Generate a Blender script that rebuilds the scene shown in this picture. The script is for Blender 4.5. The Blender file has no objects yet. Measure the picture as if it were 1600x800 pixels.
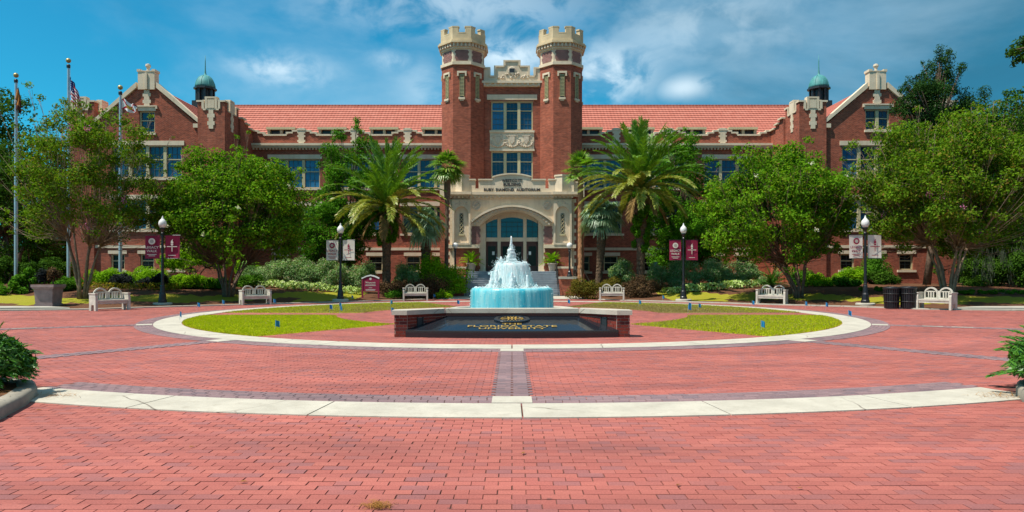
import bpy, math, random
import numpy as np
from mathutils import Vector, Matrix
R = math.radians
PI = math.pi
SC = bpy.context.scene
COL = SC.collection

# ------------------------------------------------------------------ camera
EYE, F = 1.6, 1067.0 / 1600.0
cam_d = bpy.data.cameras.new('camera')
cam_d.sensor_width = 36.0
cam_d.lens = 36.0 * F
cam_d.shift_y = 27.0 / 1600.0
cam_d.clip_start = 0.05
cam_d.clip_end = 3000
cam = bpy.data.objects.new('camera', cam_d)
COL.objects.link(cam)
cam.location = (0, 0, EYE)
cam.rotation_euler = (R(90), 0, 0)
SC.camera = cam

# ------------------------------------------------------------------ sun and sky
SUN_EL, SUN_AZ = R(62), R(24)          # height; turn from straight left towards the camera side
sun_dir = Vector((-math.cos(SUN_EL) * math.cos(SUN_AZ), -math.cos(SUN_EL) * math.sin(SUN_AZ), math.sin(SUN_EL)))
sd = bpy.data.lights.new('sun', 'SUN')
sd.energy = 4.1
sd.angle = R(0.53)
sd.color = (1.0, 0.94, 0.84)
sun = bpy.data.objects.new('sun', sd)
COL.objects.link(sun)
sun.rotation_euler = sun_dir.to_track_quat('Z', 'Y').to_euler()

SKY_STR = 0.15
wd = bpy.data.worlds.new('World')
SC.world = wd
wd.use_nodes = True
SC.view_settings.view_transform = 'Standard'
SC.view_settings.look = 'None'
SC.view_settings.gamma = 1.0
SC.view_settings.exposure = 0.70
SC.view_settings.use_curve_mapping = False


def build_sky():
    nt = wd.node_tree
    N, L = nt.nodes, nt.links
    bg = N['Background']
    bg.inputs['Strength'].default_value = SKY_STR
    sky = N.new('ShaderNodeTexSky')
    sky.sky_type = 'NISHITA'
    sky.sun_disc = False
    sky.sun_elevation = SUN_EL
    sky.sun_rotation = R(-90) - SUN_AZ
    sky.altitude = 30
    sky.air_density = 1.0
    sky.dust_density = 0.15
    sky.ozone_density = 2.5
    tc = N.new('ShaderNodeTexCoord')
    sep = N.new('ShaderNodeSeparateXYZ')
    L.new(tc.outputs['Generated'], sep.inputs[0])

    def math_(op, a, b=None, c=None, clamp=False):
        n = N.new('ShaderNodeMath')
        n.operation = op
        n.use_clamp = clamp
        for i, q in enumerate((a, b, c)):
            if q is None:
                continue
            if isinstance(q, (int, float)):
                n.inputs[i].default_value = q
            else:
                L.new(q, n.inputs[i])
        return n.outputs[0]

    def mix(f, a, b):
        n = N.new('ShaderNodeMix')
        n.data_type = 'RGBA'
        for k, q in ((0, f), (6, a), (7, b)):
            if hasattr(q, 'links'):
                L.new(q, n.inputs[k])
            else:
                n.inputs[k].default_value = q if isinstance(q, (int, float)) else (*q, 1)
        return n.outputs[2]

    def noise(scale, detail, stretch, seed, distort=0.0):
        mp = N.new('ShaderNodeMapping')
        mp.inputs['Scale'].default_value = stretch
        mp.inputs['Location'].default_value = (seed, seed * .37, seed * 1.3)
        L.new(tc.outputs['Generated'], mp.inputs[0])
        n = N.new('ShaderNodeTexNoise')
        n.inputs['Scale'].default_value = scale
        n.inputs['Detail'].default_value = detail
        n.inputs['Roughness'].default_value = .55
        n.inputs['Distortion'].default_value = distort
        L.new(mp.outputs[0], n.inputs['Vector'])
        return n.outputs[0]

    def ramp(v, a, b):
        n = N.new('ShaderNodeMapRange')
        n.interpolation_type = 'SMOOTHSTEP'
        n.inputs[1].default_value = a
        n.inputs[2].default_value = b
        L.new(v, n.inputs[0])
        return n.outputs[0]

    # deep saturated blue of the clear part
    tint = N.new('ShaderNodeMix')
    tint.data_type = 'RGBA'
    tint.blend_type = 'MULTIPLY'
    tint.inputs[0].default_value = 1
    L.new(sky.outputs[0], tint.inputs[6])
    tint.inputs[7].default_value = (.066, .49, .545, 1)
    col = tint.outputs[2]
    k = 1.0 / SKY_STR
    x = sep.outputs[0]
    z = sep.outputs[2]
    # broad rain-cloud sheet, thicker towards the right
    n1 = noise(1.7, 8, (1, 1, 2.2), 3.1, .35)
    b1 = math_('ADD', n1, math_('MULTIPLY', x, .42))
    sheet = ramp(b1, .40, .80)
    col = mix(math_('MULTIPLY', sheet, .92), col, (.022 * k, .118 * k, .195 * k))
    # lighter soft billows, thickened overhead out of view to raise the fill light
    n2 = noise(2.6, 9, (1, 1, 2.0), 11.7, .35)
    b2 = math_('ADD', math_('ADD', n2, math_('MULTIPLY', math_('MINIMUM', z, .8), .66)), math_('MULTIPLY', x, .10))
    bil = ramp(b2, .635, .95)
    col = mix(math_('MULTIPLY', bil, .46), col, (.31 * k, .45 * k, .55 * k))
    # small bright puffs low over the roofs
    puffs = None
    n3 = noise(15, 8, (1, 1, 1.5), 5.3, .35)
    for px, py, rw, rh, amp in ((440, 108, 52, 18, .60), (612, 95, 26, 12, .32), (660, 140, 30, 40, .25), (795, 88, 60, 22, .75),
                                (945, 118, 62, 36, .70), (1068, 137, 30, 14, .62), (1110, 40, 110, 40, .24), (720, 5, 170, 40, .40), (1010, 60, 60, 60, .18)):
        d = Vector(((px - 800) / 1067, 1.0, (427 - py) / 1067)).normalized()
        dx = math_('MULTIPLY', math_('SUBTRACT', x, d.x), 1067 / rw)
        dz = math_('MULTIPLY', math_('SUBTRACT', z, d.z), 1067 / rh)
        q = math_('ADD', math_('MULTIPLY', dx, dx), math_('MULTIPLY', dz, dz))
        front = math_('GREATER_THAN', sep.outputs[1], 0)
        g = math_('MULTIPLY', math_('MULTIPLY', math_('EXPONENT', math_('MULTIPLY', q, -.8)), amp), front)
        puffs = g if puffs is None else math_('MAXIMUM', puffs, g)
    pf = math_('MULTIPLY', puffs, ramp(n3, .36, .62))
    col = mix(pf, col, (.60 * k, .70 * k, .75 * k))
    L.new(col, bg.inputs['Color'])


build_sky()


# ------------------------------------------------------------------ materials
class NT:
    def __init__(s, name):
        s.m = bpy.data.materials.new(name)
        s.m.use_nodes = True
        s.N, s.L = s.m.node_tree.nodes, s.m.node_tree.links
        s.b = s.N['Principled BSDF']

    def n(s, t, **kw):
        q = s.N.new(t)
        for k, v in kw.items():
            setattr(q, k, v)
        return q

    def put(s, sock, v):
        if hasattr(v, 'links'):
            s.L.new(v, sock)
        elif isinstance(v, tuple) and len(v) == 3 and sock.type == 'RGBA':
            sock.default_value = (*v, 1)
        else:
            sock.default_value = v

    def math(s, op, a, b=0.0, clamp=False):
        q = s.n('ShaderNodeMath', operation=op, use_clamp=clamp)
        s.put(q.inputs[0], a)
        s.put(q.inputs[1], b)
        return q.outputs[0]

    def mix(s, f, a, b, blend='MIX'):
        q = s.n('ShaderNodeMix', data_type='RGBA', blend_type=blend)
        s.put(q.inputs[0], f)
        s.put(q.inputs[6], a)
        s.put(q.inputs[7], b)
        return q.outputs[2]

    def pos(s):
        return s.n('ShaderNodeNewGeometry').outputs['Position']

    def noise(s, scale, detail=4, vec=None, rough=.55):
        q = s.n('ShaderNodeTexNoise')
        q.inputs['Scale'].default_value = scale
        q.inputs['Detail'].default_value = detail
        q.inputs['Roughness'].default_value = rough
        s.L.new(vec if vec is not None else s.pos(), q.inputs['Vector'])
        return q.outputs[0]

    def scaled(s, sc, vec=None):
        q = s.n('ShaderNodeMapping')
        q.inputs['Scale'].default_value = sc
        s.L.new(vec if vec is not None else s.pos(), q.inputs[0])
        return q.outputs[0]

    def ramp(s, v, a, b, lo=0.0, hi=1.0):
        q = s.n('ShaderNodeMapRange')
        s.put(q.inputs[0], v)
        for i, w in enumerate((a, b, lo, hi)):
            q.inputs[i + 1].default_value = w
        return q.outputs[0]

    def rnd(s):
        """a number of its own for every loose piece and every object"""
        g = s.n('ShaderNodeNewGeometry').outputs['Random Per Island']
        o = s.n('ShaderNodeObjectInfo').outputs['Random']
        return s.math('FRACT', s.math('ADD', g, o))

    def bump(s, h, strength=.3, dist=.02):
        q = s.n('ShaderNodeBump')
        q.inputs['Strength'].default_value = strength
        q.inputs['Distance'].default_value = dist
        s.L.new(h, q.inputs['Height'])
        s.L.new(q.outputs[0], s.b.inputs['Normal'])

    def done(s, col, rough=.8, spec=.3, metal=0.0):
        s.put(s.b.inputs['Base Color'], col)
        s.put(s.b.inputs['Roughness'], rough)
        s.put(s.b.inputs['Specular IOR Level'], spec)
        s.put(s.b.inputs['Metallic'], metal)
        return s.m


def mul(c, k):
    return tuple(min(1, v * k) for v in c)


def plain(name, c, rough=.75, var=.15, scale=3.0, bump=.2, bscale=30, spec=.3, metal=0.0, rand=0.0, fine=.08):
    t = NT(name)
    f = t.ramp(t.noise(scale, 5), .3, .7)
    col = t.mix(f, mul(c, 1 - var), mul(c, 1 + var))
    if fine:
        g = t.noise(bscale * 2.3, 3)
        col = t.mix(t.ramp(g, .35, .7, 0, fine * 3), col, mul(c, .55))
    if rand:
        col = t.mix(1.0, col, t.mix(t.rnd(), (1 - rand,) * 3, (1 + rand,) * 3), 'MULTIPLY')
    if bump:
        t.bump(t.noise(bscale, 4), bump, .01)
    return t.done(col, rough, spec, metal)


def brick_wall(name, c1, c2, mortar, bw=.215, bh=.075, mw=.009):
    t = NT(name)
    g = t.n('ShaderNodeNewGeometry')
    cr = t.n('ShaderNodeVectorMath', operation='CROSS_PRODUCT')
    t.L.new(g.outputs['True Normal'], cr.inputs[0])
    cr.inputs[1].default_value = (0, 0, 1)
    dt = t.n('ShaderNodeVectorMath', operation='DOT_PRODUCT')
    t.L.new(cr.outputs[0], dt.inputs[0])
    t.L.new(g.outputs['Position'], dt.inputs[1])
    sp = t.n('ShaderNodeSeparateXYZ')
    t.L.new(g.outputs['Position'], sp.inputs[0])
    cb = t.n('ShaderNodeCombineXYZ')
    t.L.new(dt.outputs['Value'], cb.inputs[0])
    t.L.new(sp.outputs[2], cb.inputs[1])
    b = t.n('ShaderNodeTexBrick')
    b.inputs['Scale'].default_value = 1
    b.inputs['Brick Width'].default_value = bw
    b.inputs['Row Height'].default_value = bh
    b.inputs['Mortar Size'].default_value = mw
    b.inputs['Mortar Smooth'].default_value = .2
    b.inputs['Bias'].default_value = -.1
    b.inputs['Color1'].default_value = (*c1, 1)
    b.inputs['Color2'].default_value = (*c2, 1)
    b.inputs['Mortar'].default_value = (*mortar, 1)
    t.L.new(cb.outputs[0], b.inputs['Vector'])
    w = t.ramp(t.noise(.5, 7, rough=.65), .3, .72, .68, 1.26)
    w2 = t.ramp(t.noise(1.0, 5, t.scaled((3.2, 3.2, 11)), .7), .3, .72, .62, 1.36)
    col = t.mix(1.0, b.outputs[0], t.mix(1.0, w, w2, 'MULTIPLY'), 'MULTIPLY')
    t.bump(b.outputs['Fac'], -.5, .01)
    return t.done(col, .85, .2)


def leaf(name, dark, light, tip=None, trans=.3, clump=.55, rough=.8, spec=.05):
    """leaf: piece to piece and clump to clump variation, some light coming through"""
    t = NT(name)
    r = t.rnd()
    n = t.ramp(t.noise(clump, 3), .32, .68)
    f = t.math('ADD', t.math('MULTIPLY', r, .65), t.math('MULTIPLY', n, .45), clamp=True)
    col = t.mix(f, dark, light)
    if tip:
        r2 = t.math('FRACT', t.math('MULTIPLY', r, 17.31))
        col = t.mix(t.ramp(r2, .80, .97), col, tip)
    t.done(col, rough, spec)
    tr = t.n('ShaderNodeBsdfTranslucent')
    t.L.new(t.mix(1.0, col, (1.25, 1.3, .6), 'MULTIPLY'), tr.inputs[0])
    ms = t.n('ShaderNodeMixShader')
    ms.inputs[0].default_value = trans
    t.L.new(t.b.outputs[0], ms.inputs[1])
    t.L.new(tr.outputs[0], ms.inputs[2])
    t.L.new(ms.outputs[0], t.N['Material Output'].inputs[0])
    return t.m


def paver(name, c1, c2, c3):
    t = NT(name)
    r = t.rnd()
    col = t.mix(r, c1, c2)
    r2 = t.math('FRACT', t.math('MULTIPLY', r, 23.7))
    col = t.mix(t.ramp(r2, .66, 1.0, 0, .95), col, c3)
    big = t.ramp(t.noise(.5, 6, t.scaled((.45, 1.8, 1)), .62), .3, .7, .78, 1.16)
    col = t.mix(1.0, col, big, 'MULTIPLY')
    spk = t.ramp(t.noise(70, 4), .35, .75, .82, 1.15)
    col = t.mix(1.0, col, spk, 'MULTIPLY')
    st = t.ramp(t.noise(1.7, 7, rough=.7), .58, .78, 0, .45)
    col = t.mix(st, col, mul(c3, .75))
    sp_ = t.n('ShaderNodeTexVoronoi')
    sp_.inputs['Scale'].default_value = 3.2
    t.L.new(t.pos(), sp_.inputs['Vector'])
    gum = t.math('MULTIPLY', t.ramp(sp_.outputs['Distance'], .05, .085, 1, 0), t.ramp(t.noise(.8, 2), .5, .6, 0, .6))
    col = t.mix(gum, col, (.07, .045, .042))
    # wheel wear round the circle
    vd = t.n('ShaderNodeVectorMath', operation='DISTANCE')
    t.L.new(t.scaled((1, 1, 0)), vd.inputs[0])
    vd.inputs[1].default_value = (0, 26.9, 0)
    ww = t.math('ABSOLUTE', t.math('SINE', t.math('MULTIPLY', vd.outputs['Value'], 1.9)))
    wear = t.math('MULTIPLY', t.ramp(ww, .82, 1.0), t.ramp(t.noise(.9, 5), .40, .70, 0, .5))
    col = t.mix(wear, col, mul(c3, .62))
    t.bump(t.noise(120, 4), .25, .004)
    return t.done(col, .82, .25)


M = {}
M['brick'] = brick_wall('red_brick_wall', (.38, .080, .039), (.21, .042, .024), (.36, .19, .13))
M['brick_dark'] = brick_wall('patterned_brick', (.24, .05, .045), (.13, .035, .04), (.42, .33, .28), mw=.012)
t = NT('cream_limestone')
col = t.mix(t.ramp(t.noise(1.2, 5), .3, .7), (.62, .50, .35), (.74, .62, .46))
col = t.mix(t.ramp(t.noise(1.0, 6, t.scaled((4, 4, .5)), .65), .50, .78, 0, .45), col, (.40, .31, .21))
t.bump(t.noise(18, 4), .3, .01)
M['stone'] = t.done(col, .85, .2)
M['stone_tan'] = plain('tan_weathered_stone', (.60, .475, .295), .85, .2, 1.5, .3, 18, .2, fine=.07)
M['stone2'] = plain('carved_limestone', (.60, .50, .38), .85, .18, 6, .9, 7, .2)
M['frame'] = plain('cream_window_paint', (.54, .47, .27), .5, .08, 2, .05, 20, .4)
t = NT('pale_concrete')
col = t.mix(t.ramp(t.noise(1.6, 6, rough=.65), .3, .7), (.38, .345, .28), (.51, .465, .38))
col = t.mix(t.ramp(t.noise(5.5, 7, rough=.72), .52, .74, 0, .55), col, (.30, .26, .20))
col = t.mix(t.ramp(t.noise(38, 3), .60, .75, 0, .45), col, (.26, .22, .17))
vo = t.n('ShaderNodeTexVoronoi', feature='DISTANCE_TO_EDGE')
vo.inputs['Scale'].default_value = .55
wob = t.n('ShaderNodeMix', data_type='VECTOR')
wob.inputs[0].default_value = .12
nz = t.n('ShaderNodeTexNoise')
nz.inputs['Scale'].default_value = 2.0
t.L.new(t.pos(), nz.inputs['Vector'])
t.L.new(t.pos(), wob.inputs[4])
t.L.new(nz.outputs[1], wob.inputs[5])
t.L.new(wob.outputs[1], vo.inputs['Vector'])
crack = t.math('MULTIPLY', t.ramp(vo.outputs['Distance'], .0015, .006, 1, 0), t.ramp(t.noise(.4, 2), .50, .56, 0, .8))
col = t.mix(crack, col, (.12, .09, .07))
t.bump(t.noise(40, 4), .3, .01)
M['conc'] = t.done(col, .88, .2)
M['conc_grey'] = plain('weathered_concrete', (.40, .37, .31), .9, .2, 1.5, .4, 25, .2)
M['bed_kerb'] = plain('stained_kerb_concrete', (.27, .24, .19), .9, .28, 2.5, .4, 25, .2)
M['bench'] = plain('cast_stone_bench', (.52, .48, .40), .85, .2, 4, .35, 40, .2)
M['step'] = plain('grey_stone_step', (.34, .36, .38), .8, .18, 2.5, .2, 30, .3, rand=.1)
M['tile'] = None
M['copper'] = plain('green_copper', (.06, .25, .24), .6, .25, 3, .2, 12, .4)
M['darkmetal'] = plain('dark_metal', (.018, .020, .022), .45, .2, 4, .1, 30, .5)
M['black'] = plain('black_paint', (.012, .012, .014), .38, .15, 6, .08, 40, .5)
M['alu'] = plain('brushed_aluminium', (.52, .55, .57), .38, .08, 5, .05, 40, .5, metal=.6)
M['gold'] = plain('gold_leaf', (.72, .44, .10), .35, .15, 12, .1, 40, .5, metal=.6)
M['goldball'] = plain('dull_gold', (.45, .33, .12), .4, .15, 9, .1, 40, .5, metal=.5)
M['white'] = plain('white_paint', (.80, .79, .76), .5, .05, 5, .05, 30, .4)
M['maroon'] = plain('maroon_cloth', (.27, .018, .055), .7, .10, 3, .15, 50, .25)
M['cream_cloth'] = plain('off_white_cloth', (.70, .63, .54), .7, .05, 3, .12, 50, .25)
M['bluecloth'] = plain('blue_plastic', (.015, .20, .42), .4, .12, 20, .05, 40, .4)
M['wood'] = plain('dark_red_wood', (.075, .022, .014), .45, .3, 6, .1, 30, .4)
M['letter'] = plain('black_bronze_letter', (.015, .014, .02), .5, .1, 9, .05, 40, .4)
M['bark'] = plain('grey_brown_bark', (.15, .10, .07), .9, .35, 7, .7, 22, .15)
M['bark_pale'] = plain('smooth_tan_bark', (.24, .17, .115), .75, .35, 5, .3, 14, .2)
M['bark_red'] = plain('reddish_palm_bark', (.34, .17, .085), .85, .25, 8, .5, 30, .15)
M['palmbark'] = plain('palm_boots_bark', (.105, .07, .045), .95, .4, 9, .9, 26, .1)
M['terracotta'] = plain('pale_clay_pot', (.46, .38, .31), .8, .15, 5, .2, 30, .2)
M['planter'] = plain('mauve_cast_planter', (.30, .22, .20), .85, .18, 4, .35, 30, .2)
M['mulchpaint'] = None
M['louver'] = plain('louver_paint', (.46, .42, .22), .6, .15, 6, .1, 20, .3)


def glass(name, c, rough=.06, ior=1.55):
    t = NT(name)
    col = t.mix(t.math('POWER', t.rnd(), 2.2), mul(c, .8), mul(c, 3.2))
    t.bump(t.noise(1.6, 2), .12, .03)
    t.b.inputs['IOR'].default_value = ior
    return t.done(col, rough, .5)


M['glass'] = glass('window_glass', (.010, .045, .095))
M['glass_dark'] = glass('dark_glass', (.010, .008, .007), .14, 1.25)
M['muntin'] = plain('dull_muntin', (.10, .12, .11), .6, .1, 4, .05, 20, .3)
M['lampglass'] = None
t = NT('frosted_lamp_glass')
t.b.inputs['Transmission Weight'].default_value = .25
M['lampglass'] = t.done((.86, .86, .83), .35, .5)
t = NT('polished_black_granite')
sp = t.ramp(t.noise(260, 3), .5, .8, 0, .5)
M['granite'] = t.done(t.mix(sp, (.010, .012, .016), (.05, .06, .075)), .11, .6)

t = NT('roof_tile')
v = t.scaled((1, .0, .0))
wv = t.n('ShaderNodeTexWave')
wv.inputs['Scale'].default_value = 1.05
wv.inputs['Distortion'].default_value = 0
t.L.new(v, wv.inputs['Vector'])
col = t.mix(t.ramp(t.noise(2.2, 6), .3, .7), (.43, .13, .09), (.54, .20, .145))
col = t.mix(t.ramp(t.noise(14, 3), .35, .7, 0, .4), col, (.33, .11, .08))
t.bump(wv.outputs[1], .35, .05)
M['tile'] = t.done(col, .8, .25)

M['paver'] = paver('red_paver', (.41, .126, .097), (.345, .100, .080), (.28, .108, .102))
M['paver_grey'] = paver('grey_paver', (.26, .165, .165), (.22, .14, .145), (.17, .12, .13))
M['plinthbrick'] = paver('plinth_brick', (.21, .035, .02), (.16, .026, .018), (.09, .022, .02))
M['sand'] = plain('joint_sand', (.14, .062, .050), .95, .3, 3, .3, 60, .1)
M['mortar'] = plain('pale_mortar', (.42, .33, .27), .95, .15, 5, .3, 60, .1)


def ground_mat(name, a, b, c, s1=.8, s2=26, bump=.6):
    t = NT(name)
    col = t.mix(t.ramp(t.noise(s1, 6), .32, .68), a, b)
    col = t.mix(t.ramp(t.noise(s2, 5, rough=.7), .42, .72), col, c)
    t.bump(t.noise(s2 * 1.6, 5), bump, .04)
    return t.done(col, .95, .1)


M['mulch'] = ground_mat('pine_straw_mulch', (.115, .052, .028), (.17, .080, .042), (.055, .026, .016))
M['grassground'] = ground_mat('lawn_ground', (.25, .28, .014), (.30, .30, .02), (.17, .21, .01), .5, 30)
M['dryground'] = ground_mat('dry_lawn_ground', (.26, .19, .075), (.20, .175, .035), (.15, .11, .05), .6, 30)
M['mixground'] = ground_mat('patchy_lawn_ground', (.25, .26, .016), (.31, .27, .03), (.20, .18, .02), .9, 30)

M['grass'] = leaf('grass_blade', (.28, .36, .004), (.48, .53, .008), (.50, .44, .03), .3, 1.1, .7, .06)
M['grassdry'] = leaf('dry_grass_blade', (.24, .18, .06), (.34, .26, .10), (.16, .19, .02), .25, 1.0, .7, .2)
M['myrtle'] = leaf('crape_myrtle_leaf', (.018, .078, .004), (.165, .345, .012), (.20, .24, .02), .36, .8)
M['myrtle2'] = leaf('olive_myrtle_leaf', (.024, .074, .005), (.165, .295, .014), (.22, .16, .03), .36, .8)
M['holly'] = leaf('deep_green_leaf', (.018, .080, .005), (.11, .28, .012), None, .28)
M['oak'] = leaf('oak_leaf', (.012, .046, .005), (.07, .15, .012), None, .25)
M['juniper'] = leaf('juniper_spray', (.008, .036, .008), (.040, .095, .016), None, .15)
M['oleander'] = leaf('oleander_leaf', (.065, .17, .045), (.28, .44, .17), (.50, .42, .30), .32)
M['lime'] = leaf('lime_shrub_leaf', (.070, .20, .004), (.27, .48, .012), None, .35)
M['green'] = leaf('shrub_leaf', (.020, .095, .008), (.12, .28, .018), None, .3)
M['burgundy'] = leaf('burgundy_shrub_leaf', (.030, .018, .013), (.12, .072, .036), (.16, .10, .04), .15)
M['olive'] = leaf('olive_shrub_leaf', (.045, .042, .007), (.21, .165, .022), (.12, .14, .02), .2)
M['inkleaf'] = leaf('blackish_leaf', (.006, .010, .010), (.03, .035, .035), None, .1)
M['hosta'] = leaf('variegated_leaf', (.18, .34, .05), (.58, .68, .26), (.75, .78, .46), .3, 2)
M['border'] = leaf('gold_border_leaf', (.12, .16, .01), (.34, .27, .03), (.36, .13, .03), .3, 1)
M['palm'] = leaf('date_palm_leaflet', (.030, .110, .007), (.18, .33, .022), None, .25, .9, .42, .45)
M['palm_old'] = leaf('old_palm_leaflet', (.13, .19, .016), (.36, .38, .06), (.42, .34, .09), .25, .9, .42, .45)
M['palm_dead'] = leaf('dead_palm_leaflet', (.14, .085, .03), (.30, .20, .08), None, .2, .9)
M['fan'] = leaf('fan_palm_leaf', (.05, .17, .008), (.24, .42, .03), (.34, .34, .08), .3, .9, .42, .45)
M['fanblue'] = leaf('blue_fan_palm_leaf', (.09, .19, .09), (.30, .45, .27), None, .25, .9, .42, .45)
M['cycad'] = leaf('cycad_leaflet', (.014, .080, .006), (.10, .27, .018), None, .2, 2, .4, .45)
M['moss'] = leaf('hanging_moss', (.05, .065, .04), (.10, .12, .075), None, .2)
M['blossom_pink'] = leaf('pink_blossom', (.35, .07, .20), (.62, .22, .42), None, .3)
M['blossom_white'] = leaf('pale_blossom', (.58, .58, .42), (.80, .80, .70), None, .3)
M['straw'] = leaf('pine_needle', (.20, .085, .02), (.42, .21, .05), None, .1)
M['deadleaf'] = leaf('fallen_leaf', (.20, .08, .03), (.36, .17, .06), None, .1)


# ------------------------------------------------------------------ builders
class MB:
    """collects shapes; build() links them as ONE mesh object"""
    def __init__(s):
        s.v, s.f, s.mi = [], [], []
        s.cur = 0

    def add(s, vs, fs):
        k = len(s.v)
        s.v.extend(vs)
        s.f.extend([tuple(i + k for i in f) for f in fs])
        s.mi.extend([s.cur] * len(fs))
        return s

    def box(s, x0, x1, y0, y1, z0, z1):
        if x0 > x1: x0, x1 = x1, x0
        vs = [(x0, y0, z0), (x1, y0, z0), (x1, y1, z0), (x0, y1, z0), (x0, y0, z1), (x1, y0, z1), (x1, y1, z1), (x0, y1, z1)]
        return s.add(vs, [(0, 3, 2, 1), (4, 5, 6, 7), (0, 1, 5, 4), (1, 2, 6, 5), (2, 3, 7, 6), (3, 0, 4, 7)])

    def prism_xz(s, poly, y0, y1):
        n = len(poly)
        vs = [(x, y0, z) for x, z in poly] + [(x, y1, z) for x, z in poly]
        fs = [tuple(range(n)), tuple(range(2 * n - 1, n - 1, -1))]
        fs += [(i, i + n, (i + 1) % n + n, (i + 1) % n) for i in range(n)]
        return s.add(vs, fs)

    def prism_yz(s, poly, x0, x1):
        n = len(poly)
        vs = [(x0, y, z) for y, z in poly] + [(x1, y, z) for y, z in poly]
        fs = [tuple(range(n)), tuple(range(2 * n - 1, n - 1, -1))]
        fs += [(i, i + n, (i + 1) % n + n, (i + 1) % n) for i in range(n)]
        return s.add(vs, fs)

    def prism_xy(s, poly, z0, z1, top=1.0):
        n = len(poly)
        cx = sum(p[0] for p in poly) / n
        cy = sum(p[1] for p in poly) / n
        vs = [(x, y, z0) for x, y in poly] + [(cx + (x - cx) * top, cy + (y - cy) * top, z1) for x, y in poly]
        fs = [tuple(range(n - 1, -1, -1)), tuple(range(n, 2 * n))]
        fs += [(i, (i + 1) % n, (i + 1) % n + n, i + n) for i in range(n)]
        return s.add(vs, fs)

    def lathe(s, prof, n=16, cx=0, cy=0, rot=0.0, sx=1.0, sy=1.0):
        vs, fs = [], []
        for r, z in prof:
            for k in range(n):
                a = rot + 2 * PI * k / n
                vs.append((cx + r * math.cos(a) * sx, cy + r * math.sin(a) * sy, z))
        for i in range(len(prof) - 1):
            for k in range(n):
                fs.append((i * n + k, i * n + (k + 1) % n, (i + 1) * n + (k + 1) % n, (i + 1) * n + k))
        fs.append(tuple(range(n - 1, -1, -1)))
        fs.append(tuple(range((len(prof) - 1) * n, len(prof) * n)))
        return s.add(vs, fs)

    def tube(s, pts, rad, n=6):
        pts = [Vector(p) for p in pts]
        if isinstance(rad, (int, float)):
            rad = [rad] * len(pts)
        vs, fs = [], []
        for i, p in enumerate(pts):
            d = (pts[min(i + 1, len(pts) - 1)] - pts[max(i - 1, 0)]).normalized()
            a = d.cross(Vector((0, 0, 1)))
            if a.length < .05:
                a = d.cross(Vector((0, 1, 0)))
            a.normalize()
            b = d.cross(a)
            for k in range(n):
                t = 2 * PI * k / n
                q = p + (a * math.cos(t) + b * math.sin(t)) * rad[i]
                vs.append(tuple(q))
        for i in range(len(pts) - 1):
            for k in range(n):
                fs.append((i * n + k, i * n + (k + 1) % n, (i + 1) * n + (k + 1) % n, (i + 1) * n + k))
        fs.append(tuple(range(n - 1, -1, -1)))
        fs.append(tuple(range((len(pts) - 1) * n, len(pts) * n)))
        return s.add(vs, fs)

    def sphere(s, c, r, n=12, m=7, sz=1.0):
        prof = []
        for i in range(m + 1):
            a = -PI / 2 + PI * i / m
            prof.append((max(.0008, r * math.cos(a)), c[2] + r * sz * math.sin(a)))
        return s.lathe(prof, n, c[0], c[1])

    def mesh(s, name, mat, org=(0, 0, 0), smooth=False):
        me = bpy.data.meshes.new(name)
        if org != (0, 0, 0):
            vs = [(a - org[0], b - org[1], c - org[2]) for a, b, c in s.v]
        else:
            vs = s.v
        me.from_pydata(vs, [], s.f)
        for m in (mat if isinstance(mat, (list, tuple)) else [mat]):
            me.materials.append(M[m] if isinstance(m, str) else m)
        if isinstance(mat, (list, tuple)):
            me.polygons.foreach_set('material_index', s.mi)
        if smooth:
            me.polygons.foreach_set('use_smooth', [True] * len(me.polygons))
        me.update()
        return me

    def build(s, name, mat, parent=None, smooth=False, world=False):
        org = tuple(WT.get(parent.name, (0, 0, 0))) if (parent is not None and world) else (0, 0, 0)
        return link(name, s.mesh(name, mat, org, smooth), parent)


WT = {}          # world place of a parent whose children are given in world coordinates


def link(name, data, parent=None, loc=(0, 0, 0), rot=(0, 0, 0)):
    o = bpy.data.objects.new(name, data)
    COL.objects.link(o)
    o.location = loc
    o.rotation_euler = rot
    if parent is not None:
        o.parent = parent
        WT[o.name] = WT.get(parent.name, (0, 0, 0))
    return o


def tag(o, label=None, cat=None, group=None, kind=None):
    for k, v in (('label', label), ('category', cat), ('group', group), ('kind', kind)):
        if v:
            o[k] = v
    return o


def thing(name, label, cat, loc=(0, 0, 0), rz=0.0, group=None):
    o = link(name, None, None, loc, (0, 0, rz))
    o.empty_display_size = .3
    WT[o.name] = tuple(loc)
    return tag(o, label, cat, group)


def struct(o):
    return tag(o, kind='structure')


def copy_thing(root, loc, rz, label, group=None):
    r = root.copy()
    COL.objects.link(r)
    r.location = loc
    r.rotation_euler = (0, 0, rz)
    r['label'] = label
    if group:
        r['group'] = group
    for ch in list(root.children):
        c = ch.copy()
        COL.objects.link(c)
        c.parent = r
        for g in list(ch.children):
            d = g.copy()
            COL.objects.link(d)
            d.parent = c
    return r


def quads(name, V, mat, smooth=False):
    """V: (n,4,3) loose quads -> mesh"""
    V = np.asarray(V, dtype=np.float32)
    n = len(V)
    me = bpy.data.meshes.new(name)
    me.vertices.add(n * 4)
    me.vertices.foreach_set('co', V.reshape(-1))
    me.loops.add(n * 4)
    me.loops.foreach_set('vertex_index', np.arange(n * 4, dtype=np.int32))
    me.polygons.add(n)
    me.polygons.foreach_set('loop_start', np.arange(0, n * 4, 4, dtype=np.int32))
    try:
        me.polygons.foreach_set('loop_total', np.full(n, 4, dtype=np.int32))
    except Exception:
        pass
    me.materials.append(M[mat] if isinstance(mat, str) else mat)
    me.update(calc_edges=True)
    return me


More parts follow.
